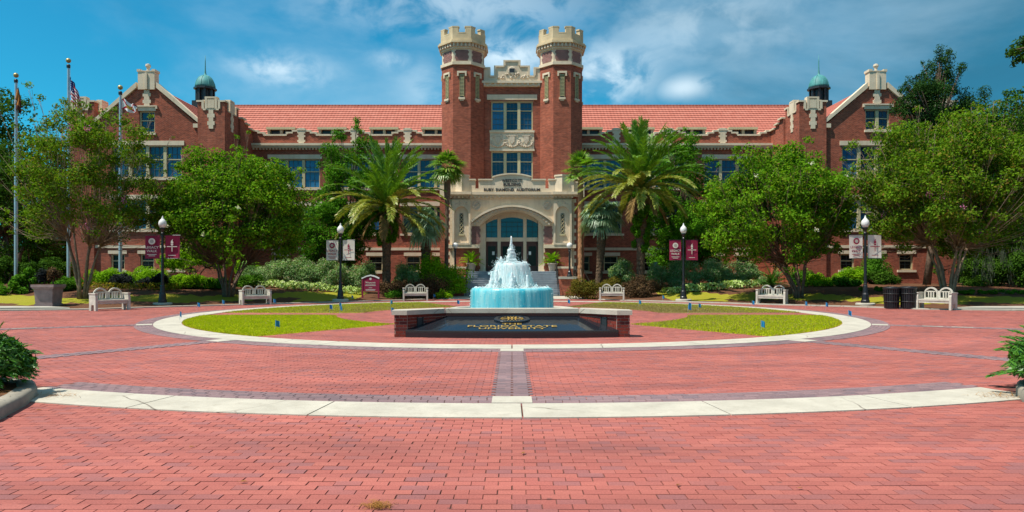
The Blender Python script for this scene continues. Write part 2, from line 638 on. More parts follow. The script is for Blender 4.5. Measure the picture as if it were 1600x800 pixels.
def text_mesh(s, size, extrude=.02, mat='letter', bold=0.0, space=1.0):
    cu = bpy.data.curves.new('lettering', 'FONT')
    cu.body = s
    cu.size = size
    cu.extrude = extrude
    cu.offset = bold
    cu.space_character = space
    cu.align_x = 'CENTER'
    cu.align_y = 'CENTER'
    cu.resolution_u = 2
    o = bpy.data.objects.new('lettering', cu)
    COL.objects.link(o)
    dg = bpy.context.evaluated_depsgraph_get()
    me = bpy.data.meshes.new_from_object(o.evaluated_get(dg))
    bpy.data.objects.remove(o)
    me.materials.clear()
    me.materials.append(M[mat])
    return me


def unit(v):
    return v / np.maximum(np.linalg.norm(v, axis=-1, keepdims=True), 1e-9)


def leaf_quads(rng, P, N, L, W, fold=.25):
    """one folded leaf per point, lying across N"""
    n = len(P)
    r = unit(rng.normal(size=(n, 3)))
    t = unit(np.cross(N, r))
    b = np.cross(N, t)
    L = (L * rng.uniform(.65, 1.3, n))[:, None]
    W = (W * rng.uniform(.7, 1.25, n))[:, None]
    V = np.empty((n, 4, 3))
    V[:, 0] = P - t * L / 2
    V[:, 1] = P + b * W / 2 + N * W * fold
    V[:, 2] = P + t * L / 2
    V[:, 3] = P - b * W / 2 + N * W * fold
    return V


def cloud(rng, blobs, n, L, W, up=.45, shell=.45, jit=.7):
    """leaves through the volume of many small ellipsoids (x,y,z,rx,ry,rz)"""
    B = np.array(blobs, dtype=float)
    w = (B[:, 3] * B[:, 4] * B[:, 5]) ** (2 / 3)
    k = rng.choice(len(B), n, p=w / w.sum())
    d = unit(rng.normal(size=(n, 3)))
    rad = rng.uniform(0, 1, n) ** shell
    P = B[k, :3] + d * B[k, 3:6] * rad[:, None]
    Nn = unit(d + np.array([0, 0, up]) + rng.normal(size=(n, 3)) * jit)
    return leaf_quads(rng, P, Nn, L, W), P


# ------------------------------------------------------------------ the lie of the land
KX = np.array([0, 4.4, 6.0, 9.5, 13.2, 16.0, 18.3, 22, 30, 80])
KY = np.array([42.2, 42.2, 40.2, 37.6, 34.4, 32.4, 29.9, 28.9, 28.7, 28.6])
CY = 26.9                      # middle of the round plaza


def kerb_y(x):
    return np.interp(np.abs(x), KX, KY)


def gh(x, y):
    """ground height behind the paving"""
    t = y - kerb_y(x)
    s = np.clip(t / 13.0, 0, 1)
    h = .82 * s * s * (3 - 2 * s)
    side = np.clip((np.abs(x) - 4.0) / .8, 0, 1)
    return h * side + .02 * np.clip(t * 3, 0, 1) * side


def GH(x, y):
    return float(gh(np.float64(x), np.float64(y)))


def at(px, py, d):
    return ((px - 800) / 1067 * d, d, EYE + (427 - py) / 1067 * d)


def build_ground():
    rng = np.random.default_rng(3)
    xs = np.unique(np.concatenate([np.linspace(-900, -60, 12), np.linspace(-60, -36, 13), np.arange(-36, 36.01, .4), np.linspace(36, 60, 13), np.linspace(60, 900, 12)]))
    ys = np.unique(np.concatenate([np.linspace(-200, 0, 8), np.linspace(0, 28, 8), np.arange(28, 58.01, .3), np.linspace(58, 100, 12), np.linspace(100, 1500, 12)]))
    X, Y = np.meshgrid(xs, ys)
    T = Y - kerb_y(X)
    Z = np.where(T > .12, gh(X, Y), -.06)
    Z = np.where((np.abs(X) < 4.4) & (Y > 40), -.06, Z)
    Z += np.where(T > .5, rng.normal(0, .012, Z.shape), 0)
    nx, ny = len(xs), len(ys)
    V = np.stack([X, Y, Z], -1).reshape(-1, 3)
    fs, mi = [], []
    for j in range(ny - 1):
        for i in range(nx - 1):
            a = j * nx + i
            fs.append((a, a + 1, a + nx + 1, a + nx))
            x, y = (xs[i] + xs[i + 1]) / 2, (ys[j] + ys[j + 1]) / 2
            t = y - float(kerb_y(x)) + rng.normal(0, .12)
            w = 3.4 + .5 * math.sin(x * .9) + .3 * math.sin(x * 2.3)
            if t < 0 or (abs(x) < 4.6):
                m = 0
            elif abs(x) < 9.2:
                m = 0
            elif t < (w if abs(x) > 12 else 1.5):
                m = 0
            elif t < w + 3.0:
                m = 1
            elif t < 24:
                m = 0
            else:
                m = 1
            mi.append(m)
    me = bpy.data.meshes.new('ground')
    me.from_pydata(V.tolist(), [], fs)
    me.materials.append(M['mulch'])
    me.materials.append(M['mixground'])
    me.polygons.foreach_set('material_index', mi)
    me.polygons.foreach_set('use_smooth', [True] * len(fs))
    struct(link('ground', me))


build_ground()

# ------------------------------------------------------------------ brick paving
BL, BW_ = .208, .104
STRIPS = [0.0, 32.7, -32.7, 63.0, -63.0]            # grey spokes, degrees from the near side


def polar(r, a):
    """a: degrees from the near side of the circle, positive to the right"""
    return (r * math.sin(R(a)), CY - r * math.cos(R(a)))


def in_bed(x, y):
    """the two planted corners nearest the camera"""
    ax = np.abs(np.where(x > 0, x - .38, x))
    return (ax > 5.3) & (y < 9.7) & (ax > 5.35 + np.clip((y - 6.6) * .37, 0, 3))


def brick_mesh(name, L, W, H=.03, ch=.002):
    m = MB()
    x, y = L / 2, W / 2
    m.add([(-x, -y, -H), (x, -y, -H), (x, y, -H), (-x, y, -H), (-x + ch, -y + ch, 0), (x - ch, -y + ch, 0), (x - ch, y - ch, 0), (-x + ch, y - ch, 0)],
          [(4, 5, 6, 7), (0, 1, 5, 4), (1, 2, 6, 5), (2, 3, 7, 6), (3, 0, 4, 7)])
    return m.mesh(name, 'paver')


def field(cx, cy, cz, L, W, tilt, rot, H, rng):
    """top (and chamfered sides when H) of many bricks as quads"""
    n = len(cx)
    ch = .002
    def corner(sx, sy, e, z):
        x = sx * (L / 2 - e)
        y = sy * (W / 2 - e)
        X = cx + x * np.cos(rot) - y * np.sin(rot)
        Y = cy + x * np.sin(rot) + y * np.cos(rot)
        return np.stack([X, Y, cz + z + tilt[:, 0] * x + tilt[:, 1] * y], -1)
    S = [(-1, -1), (1, -1), (1, 1), (-1, 1)]
    top = [corner(a, b, ch if H else 0, 0) for a, b in S]
    V = np.empty((n, 1 + (4 if H else 0), 4, 3))
    V[:, 0] = np.stack(top, 1)
    if H:
        bot = [corner(a, b, 0, -H) for a, b in S]
        for k in range(4):
            V[:, 1 + k] = np.stack([bot[k], bot[(k + 1) % 4], top[(k + 1) % 4], top[k]], 1)
    return V


def welded(name, V, mat):
    """bricks given as (n,5,4,3): shared corners so that each brick is one island"""
    n = len(V)
    top = V[:, 0]
    bot = np.stack([V[:, 1 + k, 0] for k in range(4)], 1)
    co = np.concatenate([bot, top], 1).reshape(-1, 3)
    base = (np.arange(n) * 8)[:, None, None]
    F = np.array([[4, 5, 6, 7], [0, 1, 5, 4], [1, 2, 6, 5], [2, 3, 7, 6], [3, 0, 4, 7]])[None] + base
    me = bpy.data.meshes.new(name)
    me.vertices.add(len(co))
    me.vertices.foreach_set('co', co.astype(np.float32).reshape(-1))
    me.loops.add(F.size)
    me.loops.foreach_set('vertex_index', F.reshape(-1).astype(np.int32))
    me.polygons.add(n * 5)
    me.polygons.foreach_set('loop_start', np.arange(0, F.size, 4, dtype=np.int32))
    me.polygons.foreach_set('use_smooth', np.zeros(n * 5, dtype=bool))
    me.materials.append(M[mat])
    me.update(calc_edges=True)
    return me


def build_paving():
    rng = np.random.default_rng(11)
    m = MB()
    pts = [(-80, 1.0), (80, 1.0)] + [(x, float(kerb_y(x))) for x in (80, 30, 22, 18.3, 16, 13.2, 9.5, 6, 4.4)] + \
          [(-x, float(kerb_y(x))) for x in (4.4, 6, 9.5, 13.2, 16, 18.3, 22, 30, 80)]
    m.prism_xy(pts, -.05, -.007)
    base = struct(m.build('plaza_paving', 'sand'))
    rows = np.arange(int(2.6 / BW_), int(43 / BW_))
    CX, CYs = [], []
    for j in rows:
        y = j * BW_
        half = .80 * y + 2.2
        i = np.arange(int(-half / BL), int(half / BL) + 1)
        CX.append(i * BL + (j % 2) * BL / 2)
        CYs.append(np.full(len(i), y))
    cx, cy = np.concatenate(CX), np.concatenate(CYs)
    r = np.hypot(cx, cy - CY)
    a = np.degrees(np.arctan2(cx, CY - cy))
    keep = (cy < kerb_y(cx) - .05) & ~in_bed(cx, cy)
    keep &= ~((r > 11.80) & (r < 12.42))
    keep &= ~((r > 18.65) & (r < 19.30) & (np.abs(cx) < 6.3) & (cy < 15))
    aa = np.abs(a)
    lawnf = (r > 6.9) & (r < 11.6) & (aa > 34) & (r * np.cos(np.radians(aa)) > 1.3)
    lawnb = (r > 6.1) & (r < 11.6) & (aa < 154) & (-r * np.cos(np.radians(aa)) > .7)
    keep &= ~(lawnf | lawnb)
    cx, cy = cx[keep], cy[keep]
    n = len(cx)
    cx = cx + rng.normal(0, .0016, n)
    cy = cy + rng.normal(0, .0007, n)
    cz = rng.normal(0, .0011, n)
    tilt = rng.normal(0, .004, (n, 2))
    rot = rng.normal(0, .006, n)
    L = np.full(n, BL - .0050) + rng.normal(0, .0016, n)
    W = np.full(n, BW_ - .0022) + rng.normal(0, .0008, n)
    inside = (np.abs(cx) < .755 * cy) & (cy > 4.55) & ~((np.hypot(cx, cy - CY) > 18.3) & (cy > 7.4))
    order = np.argsort(np.where(inside, cy + .02 * np.abs(cx), 999))
    big = order[:300]
    near = brick_mesh('brick', BL - .0048, BW_ - .0022)
    for k in big:
        o = link('brick', near, base, (cx[k], cy[k], cz[k]), (tilt[k, 1], -tilt[k, 0], rot[k]))
    rest = np.ones(n, bool)
    rest[big] = False
    g1 = rest & (cy < 17)
    g2 = rest & (cy >= 17)
    V = field(cx[g1], cy[g1], cz[g1], L[g1], W[g1], tilt[g1], rot[g1], .012, rng)
    tag(link('brick_field', welded('brick_field', V, 'paver'), base), kind='stuff')
    V = field(cx[g2], cy[g2], cz[g2], L[g2], W[g2], tilt[g2] * .6, rot[g2], 0, rng)
    tag(link('far_brick_field', quads('far_brick_field', V[:, 0], 'paver'), base), kind='stuff')

    # grey courses: bands round the circle and spokes, laid on a sheet of their own
    def arc_sheet(mb, r0, r1, a0, a1, z0, z1, n):
        P = [polar(r1, a0 + (a1 - a0) * k / n) for k in range(n + 1)] + [polar(r0, a1 - (a1 - a0) * k / n) for k in range(n + 1)]
        for k in range(n):
            A, B = a0 + (a1 - a0) * k / n, a0 + (a1 - a0) * (k + 1) / n
            p = [polar(r0, A), polar(r0, B), polar(r1, B), polar(r1, A)]
            i = len(mb.v)
            vs = [(x, y, z0) for x, y in p] + [(x, y, z1) for x, y in p]
            fs = [(4, 5, 6, 7), (0, 1, 5, 4), (2, 3, 7, 6)]
            if k == 0: fs.append((3, 0, 4, 7))
            if k == n - 1: fs.append((1, 2, 6, 5))
            mb.add(vs, fs)
    sh = MB()
    arc_sheet(sh, 12.52, 13.04, -180, 180, -.012, .0035, 120)
    arc_sheet(sh, 18.04, 18.57, -20.6, 20.6, -.012, .0035, 40)
    for a0 in STRIPS:
        w = .235
        p0, p1 = polar(13.04, a0), polar(18.04, a0)
        d = Vector((p1[0] - p0[0], p1[1] - p0[1])).normalized()
        e = Vector((-d.y, d.x)) * w
        w_ = [(p0[0] - e.x, p0[1] - e.y), (p0[0] + e.x, p0[1] + e.y), (p1[0] + e.x, p1[1] + e.y), (p1[0] - e.x, p1[1] - e.y)]
        sh.prism_xy(w_, -.012, .003)
    gs = struct(sh.build('grey_paving', 'sand'))
    X, Y, ROT = [], [], []
    for r0, r1, a0, a1 in ((12.52, 13.04, -180, 180), (18.04, 18.57, -20.6, 20.6)):
        k = int(round((r1 - r0) / BW_))
        for q in range(k):
            rr = r0 + (q + .5) * (r1 - r0) / k
            m_ = int(rr * R(a1 - a0) / BL)
            th = a0 + (np.arange(m_) + .5 + .5 * (q % 2)) * (a1 - a0) / m_
            X.append(rr * np.sin(np.radians(th)))
            Y.append(CY - rr * np.cos(np.radians(th)))
            ROT.append(np.radians(th))
    for a0 in STRIPS:
        k = int(5.0 / BW_)
        for q in range(k):
            rr = 13.04 + (q + .5) * 5.0 / k
            off = np.array([-.117, .117]) if q % 2 else np.array([-.176, 0, .176])
            ux, uy = math.sin(R(a0)), -math.cos(R(a0))
            X.append(rr * ux + off * math.cos(R(a0)))
            Y.append(CY + rr * uy + off * math.sin(R(a0)))
            ROT.append(np.full(len(off), R(a0)))
    X, Y, ROT = map(np.concatenate, (X, Y, ROT))
    n = len(X)
    ok = np.hypot(X * 0 + X, Y - CY) > 0
    V = field(X, Y, np.full(n, .0095) + rng.normal(0, .0008, n), np.full(n, BL - .008), np.full(n, BW_ - .0045),
              rng.normal(0, .004, (n, 2)), ROT, .006, rng)
    tag(link('grey_brick_field', welded('grey_brick_field', V, 'paver_grey'), gs), kind='stuff')

    # pale concrete: outer band, ring round the lawns, stop blocks on the spokes
    band = MB()
    band.box(-.2, .2, 7.6, 7.7, -.03, -.008)
    bo = struct(band.build('concrete_band', 'conc'))
    edges = [-20.6, -13.6, -6.8, .35, 7.3, 14.2, 20.6]
    for A, B in zip(edges, edges[1:]):
        s = MB()
        arc_sheet(s, 18.57, 19.38, A + .03, B - .03, -.02, .014, 8)
        s.build('slab', 'conc', bo)
    ring = MB()
    ring.box(-.1, .1, CY - 12.2, CY - 12.0, -.03, -.008)
    ro = struct(ring.build('concrete_ring', 'conc'))
    for k in range(18):
        s = MB()
        arc_sheet(s, 11.72, 12.52, k * 20 + .06, k * 20 + 19.94, -.02, .016, 8)
        s.build('slab', 'conc', ro)
    for a0, rr, w, hw in ([(q, 12.76, .22, .24) for q in STRIPS] + [(.0, 18.32, .22, .25), (63, 14.15, .05, .27), (63, 14.9, .05, .27), (-63, 14.15, .05, .27), (-63, 15.8, .05, .3), (63, 17.2, .05, .3)]):
        c = polar(rr, a0)
        ux = Vector((math.sin(R(a0)), -math.cos(R(a0))))
        ex = Vector((math.cos(R(a0)), math.sin(R(a0))))
        if w < .1:
            ux, ex = ex, ux
        p = [Vector(c) + ux * w + ex * hw, Vector(c) - ux * w + ex * hw, Vector(c) - ux * w - ex * hw, Vector(c) + ux * w - ex * hw]
        s = MB()
        s.prism_xy([tuple(q) for q in p], -.01, .017)
        s.build('marker_block', 'conc', ro)


build_paving()


def build_lawns():
    rng = np.random.default_rng(5)
    def lawn(side, back, mat, dry, nb, flatgrass):
        if not back:
            a0, a1, rin, off = 33.2, 84.4, 6.7, 1.15
        else:
            a0, a1, rin, off = 25.5, 87.0, 5.9, .55
        na, nr = 40, 10
        V, fs = [], []
        for i in range(na + 1):
            a = a0 + (a1 - a0) * i / na
            r0 = min(11.70, max(rin, off / math.cos(R(a))))
            for j in range(nr + 1):
                r = r0 + (11.715 - r0) * j / nr
                y = CY - r * math.cos(R(a)) * (1 if not back else -1)
                z = .012 + .05 * math.sin(PI * j / nr) * math.sin(PI * i / na)
                V.append((side * r * math.sin(R(a)), y, z if 0 < j < nr and 0 < i < na else -.02))
        for i in range(na):
            for j in range(nr):
                k = i * (nr + 1) + j
                fs.append((k, k + nr + 1, k + nr + 2, k + 1))
        me = bpy.data.meshes.new('lawn')
        me.from_pydata(V, [], fs)
        me.materials.append(M[mat])
        o = struct(link('lawn', me))
        # blades
        a = rng.uniform(a0, a1, nb * 2)
        r = np.sqrt(rng.uniform(rin ** 2, 11.70 ** 2, nb * 2))
        ok = (r * np.cos(np.radians(a)) > off)
        a, r = a[ok][:nb], r[ok][:nb]
        n = len(a)
        x = side * r * np.sin(np.radians(a))
        y = CY - r * np.cos(np.radians(a)) * (1 if not back else -1)
        ji = (a - a0) / (a1 - a0)
        jr = (r - np.maximum(rin, off / np.cos(np.radians(a)))) / (11.715 - np.maximum(rin, off / np.cos(np.radians(a))))
        z = .012 + .05 * np.sin(PI * np.clip(jr, 0, 1)) * np.sin(PI * ji)
        P = np.stack([x, y, z], -1)
        h = rng.uniform(.018, .048, n)[:, None]
        th = rng.uniform(0, 2 * PI, n)
        d = np.stack([np.cos(th), np.sin(th), np.zeros(n)], -1)
        lean = unit(np.stack([rng.normal(0, .5, n), rng.normal(0, .5, n), np.ones(n)], -1))
        Q = np.empty((n, 4, 3))
        Q[:, 0] = P - d * .008
        Q[:, 1] = P + d * .008
        Q[:, 2] = P + lean * h + d * .003
        Q[:, 3] = P + lean * h - d * .003
        isdry = rng.uniform(0, 1, n) < np.clip(dry * (1.6 - 1.2 * jr), 0, 1)
        g = tag(link('grass', quads('grass', Q[~isdry], 'grass'), o), kind='stuff') if (~isdry).any() else None
        if isdry.any():
            tag(link('dry_grass', quads('dry_grass', Q[isdry], 'grassdry'), o), kind='stuff')
    lawn(-1, False, 'grassground', .06, 60000, 0)
    lawn(1, False, 'mixground', .28, 60000, 0)
    lawn(-1, True, 'mixground', .55, 45000, 0)
    lawn(1, True, 'dryground', .8, 45000, 0)


build_lawns()


def build_kerbs():
    for sgn in (-1, 1):
        xs = [5.3, 6.0, 9.5, 13.2, 16.0, 18.3, 22, 30, 60]
        k = MB()
        k.box(sgn * 5.0, sgn * 5.2, 42.3, 42.4, -.04, -.012)
        o = struct(k.build('kerb', 'conc'))
        pts = [Vector((sgn * x, float(kerb_y(x)))) for x in np.concatenate([np.linspace(5.2, 18.3, 16), np.linspace(19.5, 60, 12)])]
        for a, b in zip(pts, pts[1:]):
            d = (b - a).normalized()
            e = Vector((-d.y, d.x)) * (.17 * -sgn if d.x * sgn > 0 else .17)
            if e.y < 0:
                e = -e
            g = d * .006
            s = MB()
            s.prism_xy([tuple(a + g), tuple(b - g), tuple(b - g + e * 2), tuple(a + g + e * 2)], -.04, .05)
            s.build('kerb_stone', 'conc', o)
        # pavement that leads away at the side
        s = MB()
        p = [(sgn * 19.4, 29.95), (sgn * 24, 29.2), (sgn * 70, 29.0), (sgn * 70, 31.2), (sgn * 24, 31.2), (sgn * 21.0, 30.9)]
        s.prism_xy(p, -.02, .11)
        struct(s.build('sidewalk', 'conc_grey'))
    s = MB()
    s.box(-5.2, 5.2, 42.25, 47.45, -.05, .02)
    struct(s.build('stair_forecourt', 'conc'))


build_kerbs()


# ------------------------------------------------------------------ the university building
BO = (0, 54, 0)
HALL = thing('university_building', 'long red brick hall with twin crenellated towers, stone entrance and tiled roof', 'building', BO)


def part(mb, name, mat, parent=None, smooth=False):
    return mb.build(name, mat, parent or HALL, smooth, world=True)


def wall_open(x0, x1, z0, z1, y, holes, reveal=.3, name='wall', mat='brick', parent=None):
    """front wall face at depth y with openings and their reveals"""
    xs = sorted({x0, x1} | {h[0] for h in holes} | {h[1] for h in holes})
    zs = sorted({z0, z1} | {h[2] for h in holes} | {h[3] for h in holes})
    m = MB()
    idx = {}
    def v(i, j):
        if (i, j) not in idx:
            idx[(i, j)] = len(m.v)
            m.v.append((xs[i], y, zs[j]))
        return idx[(i, j)]
    for i in range(len(xs) - 1):
        for j in range(len(zs) - 1):
            cx, cz = (xs[i] + xs[i + 1]) / 2, (zs[j] + zs[j + 1]) / 2
            if any(h[0] < cx < h[1] and h[2] < cz < h[3] for h in holes):
                continue
            m.f.append((v(i, j), v(i + 1, j), v(i + 1, j + 1), v(i, j + 1)))
            m.mi.append(0)
    for a, b, c, d in holes:
        p = [(a, c), (b, c), (b, d), (a, d)]
        for k in range(4):
            (xa, za), (xb, zb) = p[k], p[(k + 1) % 4]
            m.add([(xa, y, za), (xb, y, zb), (xb, y + reveal, zb), (xa, y + reveal, za)], [(0, 1, 2, 3)])
    return part(m, name, mat, parent)


def window(x0, x1, z0, z1, y, lights=3, lintel=.32, sill=True, over=.18, tr=.42, muntins=(2, 3), gmat='glass', parent=None, hood=False):
    """timber window in an opening: frame, panes, sill and lintel"""
    f = MB()
    yb = y + .16
    t = .09
    f.box(x0, x0 + t, yb - .06, yb + .1, z0, z1)
    f.box(x1 - t, x1, yb - .06, yb + .1, z0, z1)
    f.box(x0 + t, x1 - t, yb - .058, yb + .1, z1 - t, z1)
    f.box(x0 + t, x1 - t, yb - .058, yb + .1, z0, z0 + t)
    w = (x1 - x0) / lights
    mw = .13 if lights > 1 else 0
    for k in range(1, lights):
        f.box(x0 + k * w - mw / 2 - .05, x0 + k * w + mw / 2 + .05, yb - .10, yb + .1, z0 + t, z1 - t)
    panes = []
    for k in range(lights):
        a = x0 + k * w + (t if k == 0 else mw / 2 + .05) + .001
        b = x0 + (k + 1) * w - (t if k == lights - 1 else mw / 2 + .05) - .001
        zt = z0 + t + (z1 - z0 - 2 * t) * (1 - tr)
        if tr:
            f.box(a, b, yb - .02, yb + .06, zt - .035, zt + .035)
        for q in range(1, muntins[0] + 1):
            xm = a + (b - a) * q / (muntins[0] + 1)
            f.cur = 1
            f.box(xm - .011, xm + .011, yb + .022, yb + .05, z0 + t, z1 - t)
            f.cur = 0
        for q in range(1, muntins[1] + 1):
            zm = z0 + t + (z1 - z0 - 2 * t) * q / (muntins[1] + 1)
            f.cur = 1
            f.box(a, b, yb + .024, yb + .049, zm - .011, zm + .011)
            f.cur = 0
        panes.append((a, b))
    o = part(f, 'window', ['frame', 'muntin'], parent)
    rr = random.Random(int(x0 * 100) + int(z0 * 10))
    for a, b in panes:
        g = MB()
        j = [rr.uniform(-.006, .006) for _ in range(4)]
        g.add([(a - .02, yb + .055 + j[0], z0 + t - .02), (b + .02, yb + .055 + j[1], z0 + t - .02), (b + .02, yb + .055 + j[2], z1 - t + .02), (a - .02, yb + .055 + j[3], z1 - t + .02)], [(0, 1, 2, 3)])
        part(g, 'pane', gmat, o)
    if sill:
        s = MB()
        s.box(x0 - over, x1 + over, y - .11, y + .14, z0 - .17, z0 - .002)
        part(s, 'sill', 'stone', o)
    if lintel:
        s = MB()
        s.box(x0 - over, x1 + over, y - .05, y + .2, z1 + .002, z1 + lintel)
        if hood:
            s.box(x0 - over - .12, x1 + over + .12, y - .14, y + .1, z1 + lintel + .001, z1 + lintel + .09)
            for sg in (x0 - over - .12, x1 + over):
                s.box(sg, sg + .12, y - .139, y + .1, z1 + lintel - .16, z1 + lintel)
        part(s, 'lintel', 'stone', o)
    return o


def crenel(m, segs, z0, y0, y1):
    """segs: (x0,x1,top); one stepped slab"""
    poly = [(segs[0][0], z0)]
    for a, b, t in segs:
        poly += [(a, t), (b, t)]
    poly.append((segs[-1][1], z0))
    q = [poly[0]]
    for p in poly[1:]:
        if p != q[-1]:
            q.append(p)
    m.prism_xz(q, y0, y1)


def coping(m, segs, y0, y1, th=.13):
    """stone along the top of a stepped outline, with the rises between the steps"""
    for i, (a, b, t) in enumerate(segs):
        l = segs[i - 1][2] if i else None
        r = segs[i + 1][2] if i + 1 < len(segs) else None
        a2 = a - (.07 if (l is None or l < t) else -.001)
        b2 = b + (.07 if (r is None or r < t) else -.001)
        m.box(a2, b2, y0 - .07, y1 + .07, t, t + th)
        if l is not None and l < t:
            m.box(a - .07, a + .1, y0 - .068, y1 + .068, l + th + .001, t - .001)
        if r is not None and r < t:
            m.box(b - .1, b + .07, y0 - .068, y1 + .068, r + th + .001, t - .001)


WING_Y = 56.0
WX0, WX1 = 5.0, 21.4


def build_wing(s):
    def X(a, b):
        return (a, b) if s > 0 else (-b, -a)
    holes, wins = [], []
    for c in (17.8, 12.35, 6.95):
        a, b = X(c - 2.05, c + 2.05)
        wins.append((a, b, 8.58, 10.97, 3, .36))
        wins.append((a, b, 4.85, 7.12, 3, .36))
        for dx in (-1.15, 1.15):
            a, b = X(c + dx - .58, c + dx + .58)
            wins.append((a, b, 1.75, 3.02, 1, .28))
    holes = [w[:4] for w in wins]
    a, b = X(WX0, WX1)
    wall = wall_open(a, b, 0, 12.0, WING_Y, holes, name='wall')
    for w in wins:
        window(w[0], w[1], w[2], w[3], WING_Y, w[4], w[5], gmat='glass' if w[4] == 3 else 'glass_dark', muntins=(2, 3) if w[4] == 3 else (1, 3))
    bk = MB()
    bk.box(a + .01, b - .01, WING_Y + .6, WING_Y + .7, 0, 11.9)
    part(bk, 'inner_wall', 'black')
    c = MB()
    c.box(a, b, WING_Y - .08, WING_Y + .1, 3.48, 3.70)
    part(c, 'string_course', 'stone')
    c = MB()
    c.box(a, b, WING_Y - .42, WING_Y + .3, 12.02, 12.20)
    c.box(a, b, WING_Y - .30, WING_Y + .3, 11.86, 12.018)
    x = a + .2
    while x < b - .2:
        c.box(x, x + .12, WING_Y - .22, WING_Y + .1, 11.72, 11.859)
        x += .27
    part(c, 'cornice', 'stone')
    # stepped parapet that dips in front of each roof vent
    dorm = [6.4, 10.75, 15.1, 19.4]
    segs = []
    p = WX0
    for q in dorm:
        for e0, e1, t in ((p, q - 1.45, 13.2), (q - 1.45, q - .95, 13.05), (q - .95, q + .95, 12.86), (q + .95, q + 1.45, 13.05)):
            if e1 > e0:
                segs.append((e0, e1, t))
        p = q + 1.45
    segs.append((p, WX1, 13.2))
    if s < 0:
        segs = [(-q, -p_, t) for p_, q, t in reversed(segs)]
    m = MB()
    crenel(m, segs, 12.2, WING_Y - .05, WING_Y + .3)
    pa = part(m, 'parapet', 'brick')
    m = MB()
    coping(m, segs, WING_Y - .05, WING_Y + .3)
    part(m, 'coping', 'stone', pa)
    for q in (8.55, 17.25, 12.9):
        m = MB()
        cx = s * q
        m.box(cx - .22, cx + .22, WING_Y - .13, WING_Y + .36, 12.21, 13.5)
        m.box(cx - .34, cx + .34, WING_Y - .16, WING_Y + .39, 13.3, 13.44)
        for z in (12.35, 12.75, 13.05):
            m.box(cx - .32, cx + .32, WING_Y - .125, WING_Y + .1, z, z + .16)
        part(m, 'parapet_pier', 'stone', pa)
    # roof of overlapping tile courses
    m = MB()
    y0, z0, y1, z1 = 57.1, 12.55, 63.0, 17.0
    n = 17
    ra, rb = X(3.0, 27.3)
    vs, fs = [], []
    for k in range(n):
        ya, yb = y0 + (y1 - y0) * k / n, y0 + (y1 - y0) * (k + 1) / n
        za, zb = z0 + (z1 - z0) * k / n, z0 + (z1 - z0) * (k + 1) / n
        m.add([(ra, ya, za + .10), (rb, ya, za + .10), (rb, yb, zb + .015), (ra, yb, zb + .015)], [(0, 1, 2, 3)])
        m.add([(ra, ya, za), (rb, ya, za), (rb, ya, za + .10), (ra, ya, za + .10)], [(0, 1, 2, 3)])
    m.add([(ra, y1, z1), (rb, y1, z1), (rb, 2 * y1 - y0, z0), (ra, 2 * y1 - y0, z0)], [(0, 1, 2, 3)])
    ro = part(m, 'roof', 'tile')
    m = MB()
    x = ra
    while x < rb - .1:
        m.box(x, min(x + .42, rb), y1 - .14, y1 + .14, z1 - .02, z1 + .12)
        x += .44
    part(m, 'ridge_tile', 'tile', ro)
    for q in dorm:
        m = MB()
        cx = s * q
        m.box(cx - 1.15, cx + 1.15, 57.35, 58.6, 12.4, 13.28)
        for k in (-1.15, -.09, .93):
            m.box(cx + k, cx + k + .22, 57.35, 57.6, 13.281, 13.66)
        m.box(cx - 1.22, cx + 1.22, 57.25, 59.2, 13.661, 13.86)
        d = part(m, 'roof_vent', 'frame', ro)
        m = MB()
        m.box(cx - 1.1, cx + 1.1, 57.62, 59.0, 13.2, 13.66)
        part(m, 'opening', 'black', d)
    # body behind the front wall
    m = MB()
    m.box(a, b, WING_Y + .72, 69, 0, 12.5)
    part(m, 'back_wall', 'brick')


for s in (-1, 1):
    build_wing(s)


def octagon(cx, cy, ap):
    r = ap / math.cos(PI / 8)
    return [(cx + r * math.cos(PI / 8 + k * PI / 4), cy + r * math.sin(PI / 8 + k * PI / 4)) for k in range(8)]


TX, TY = 3.82, 53.65


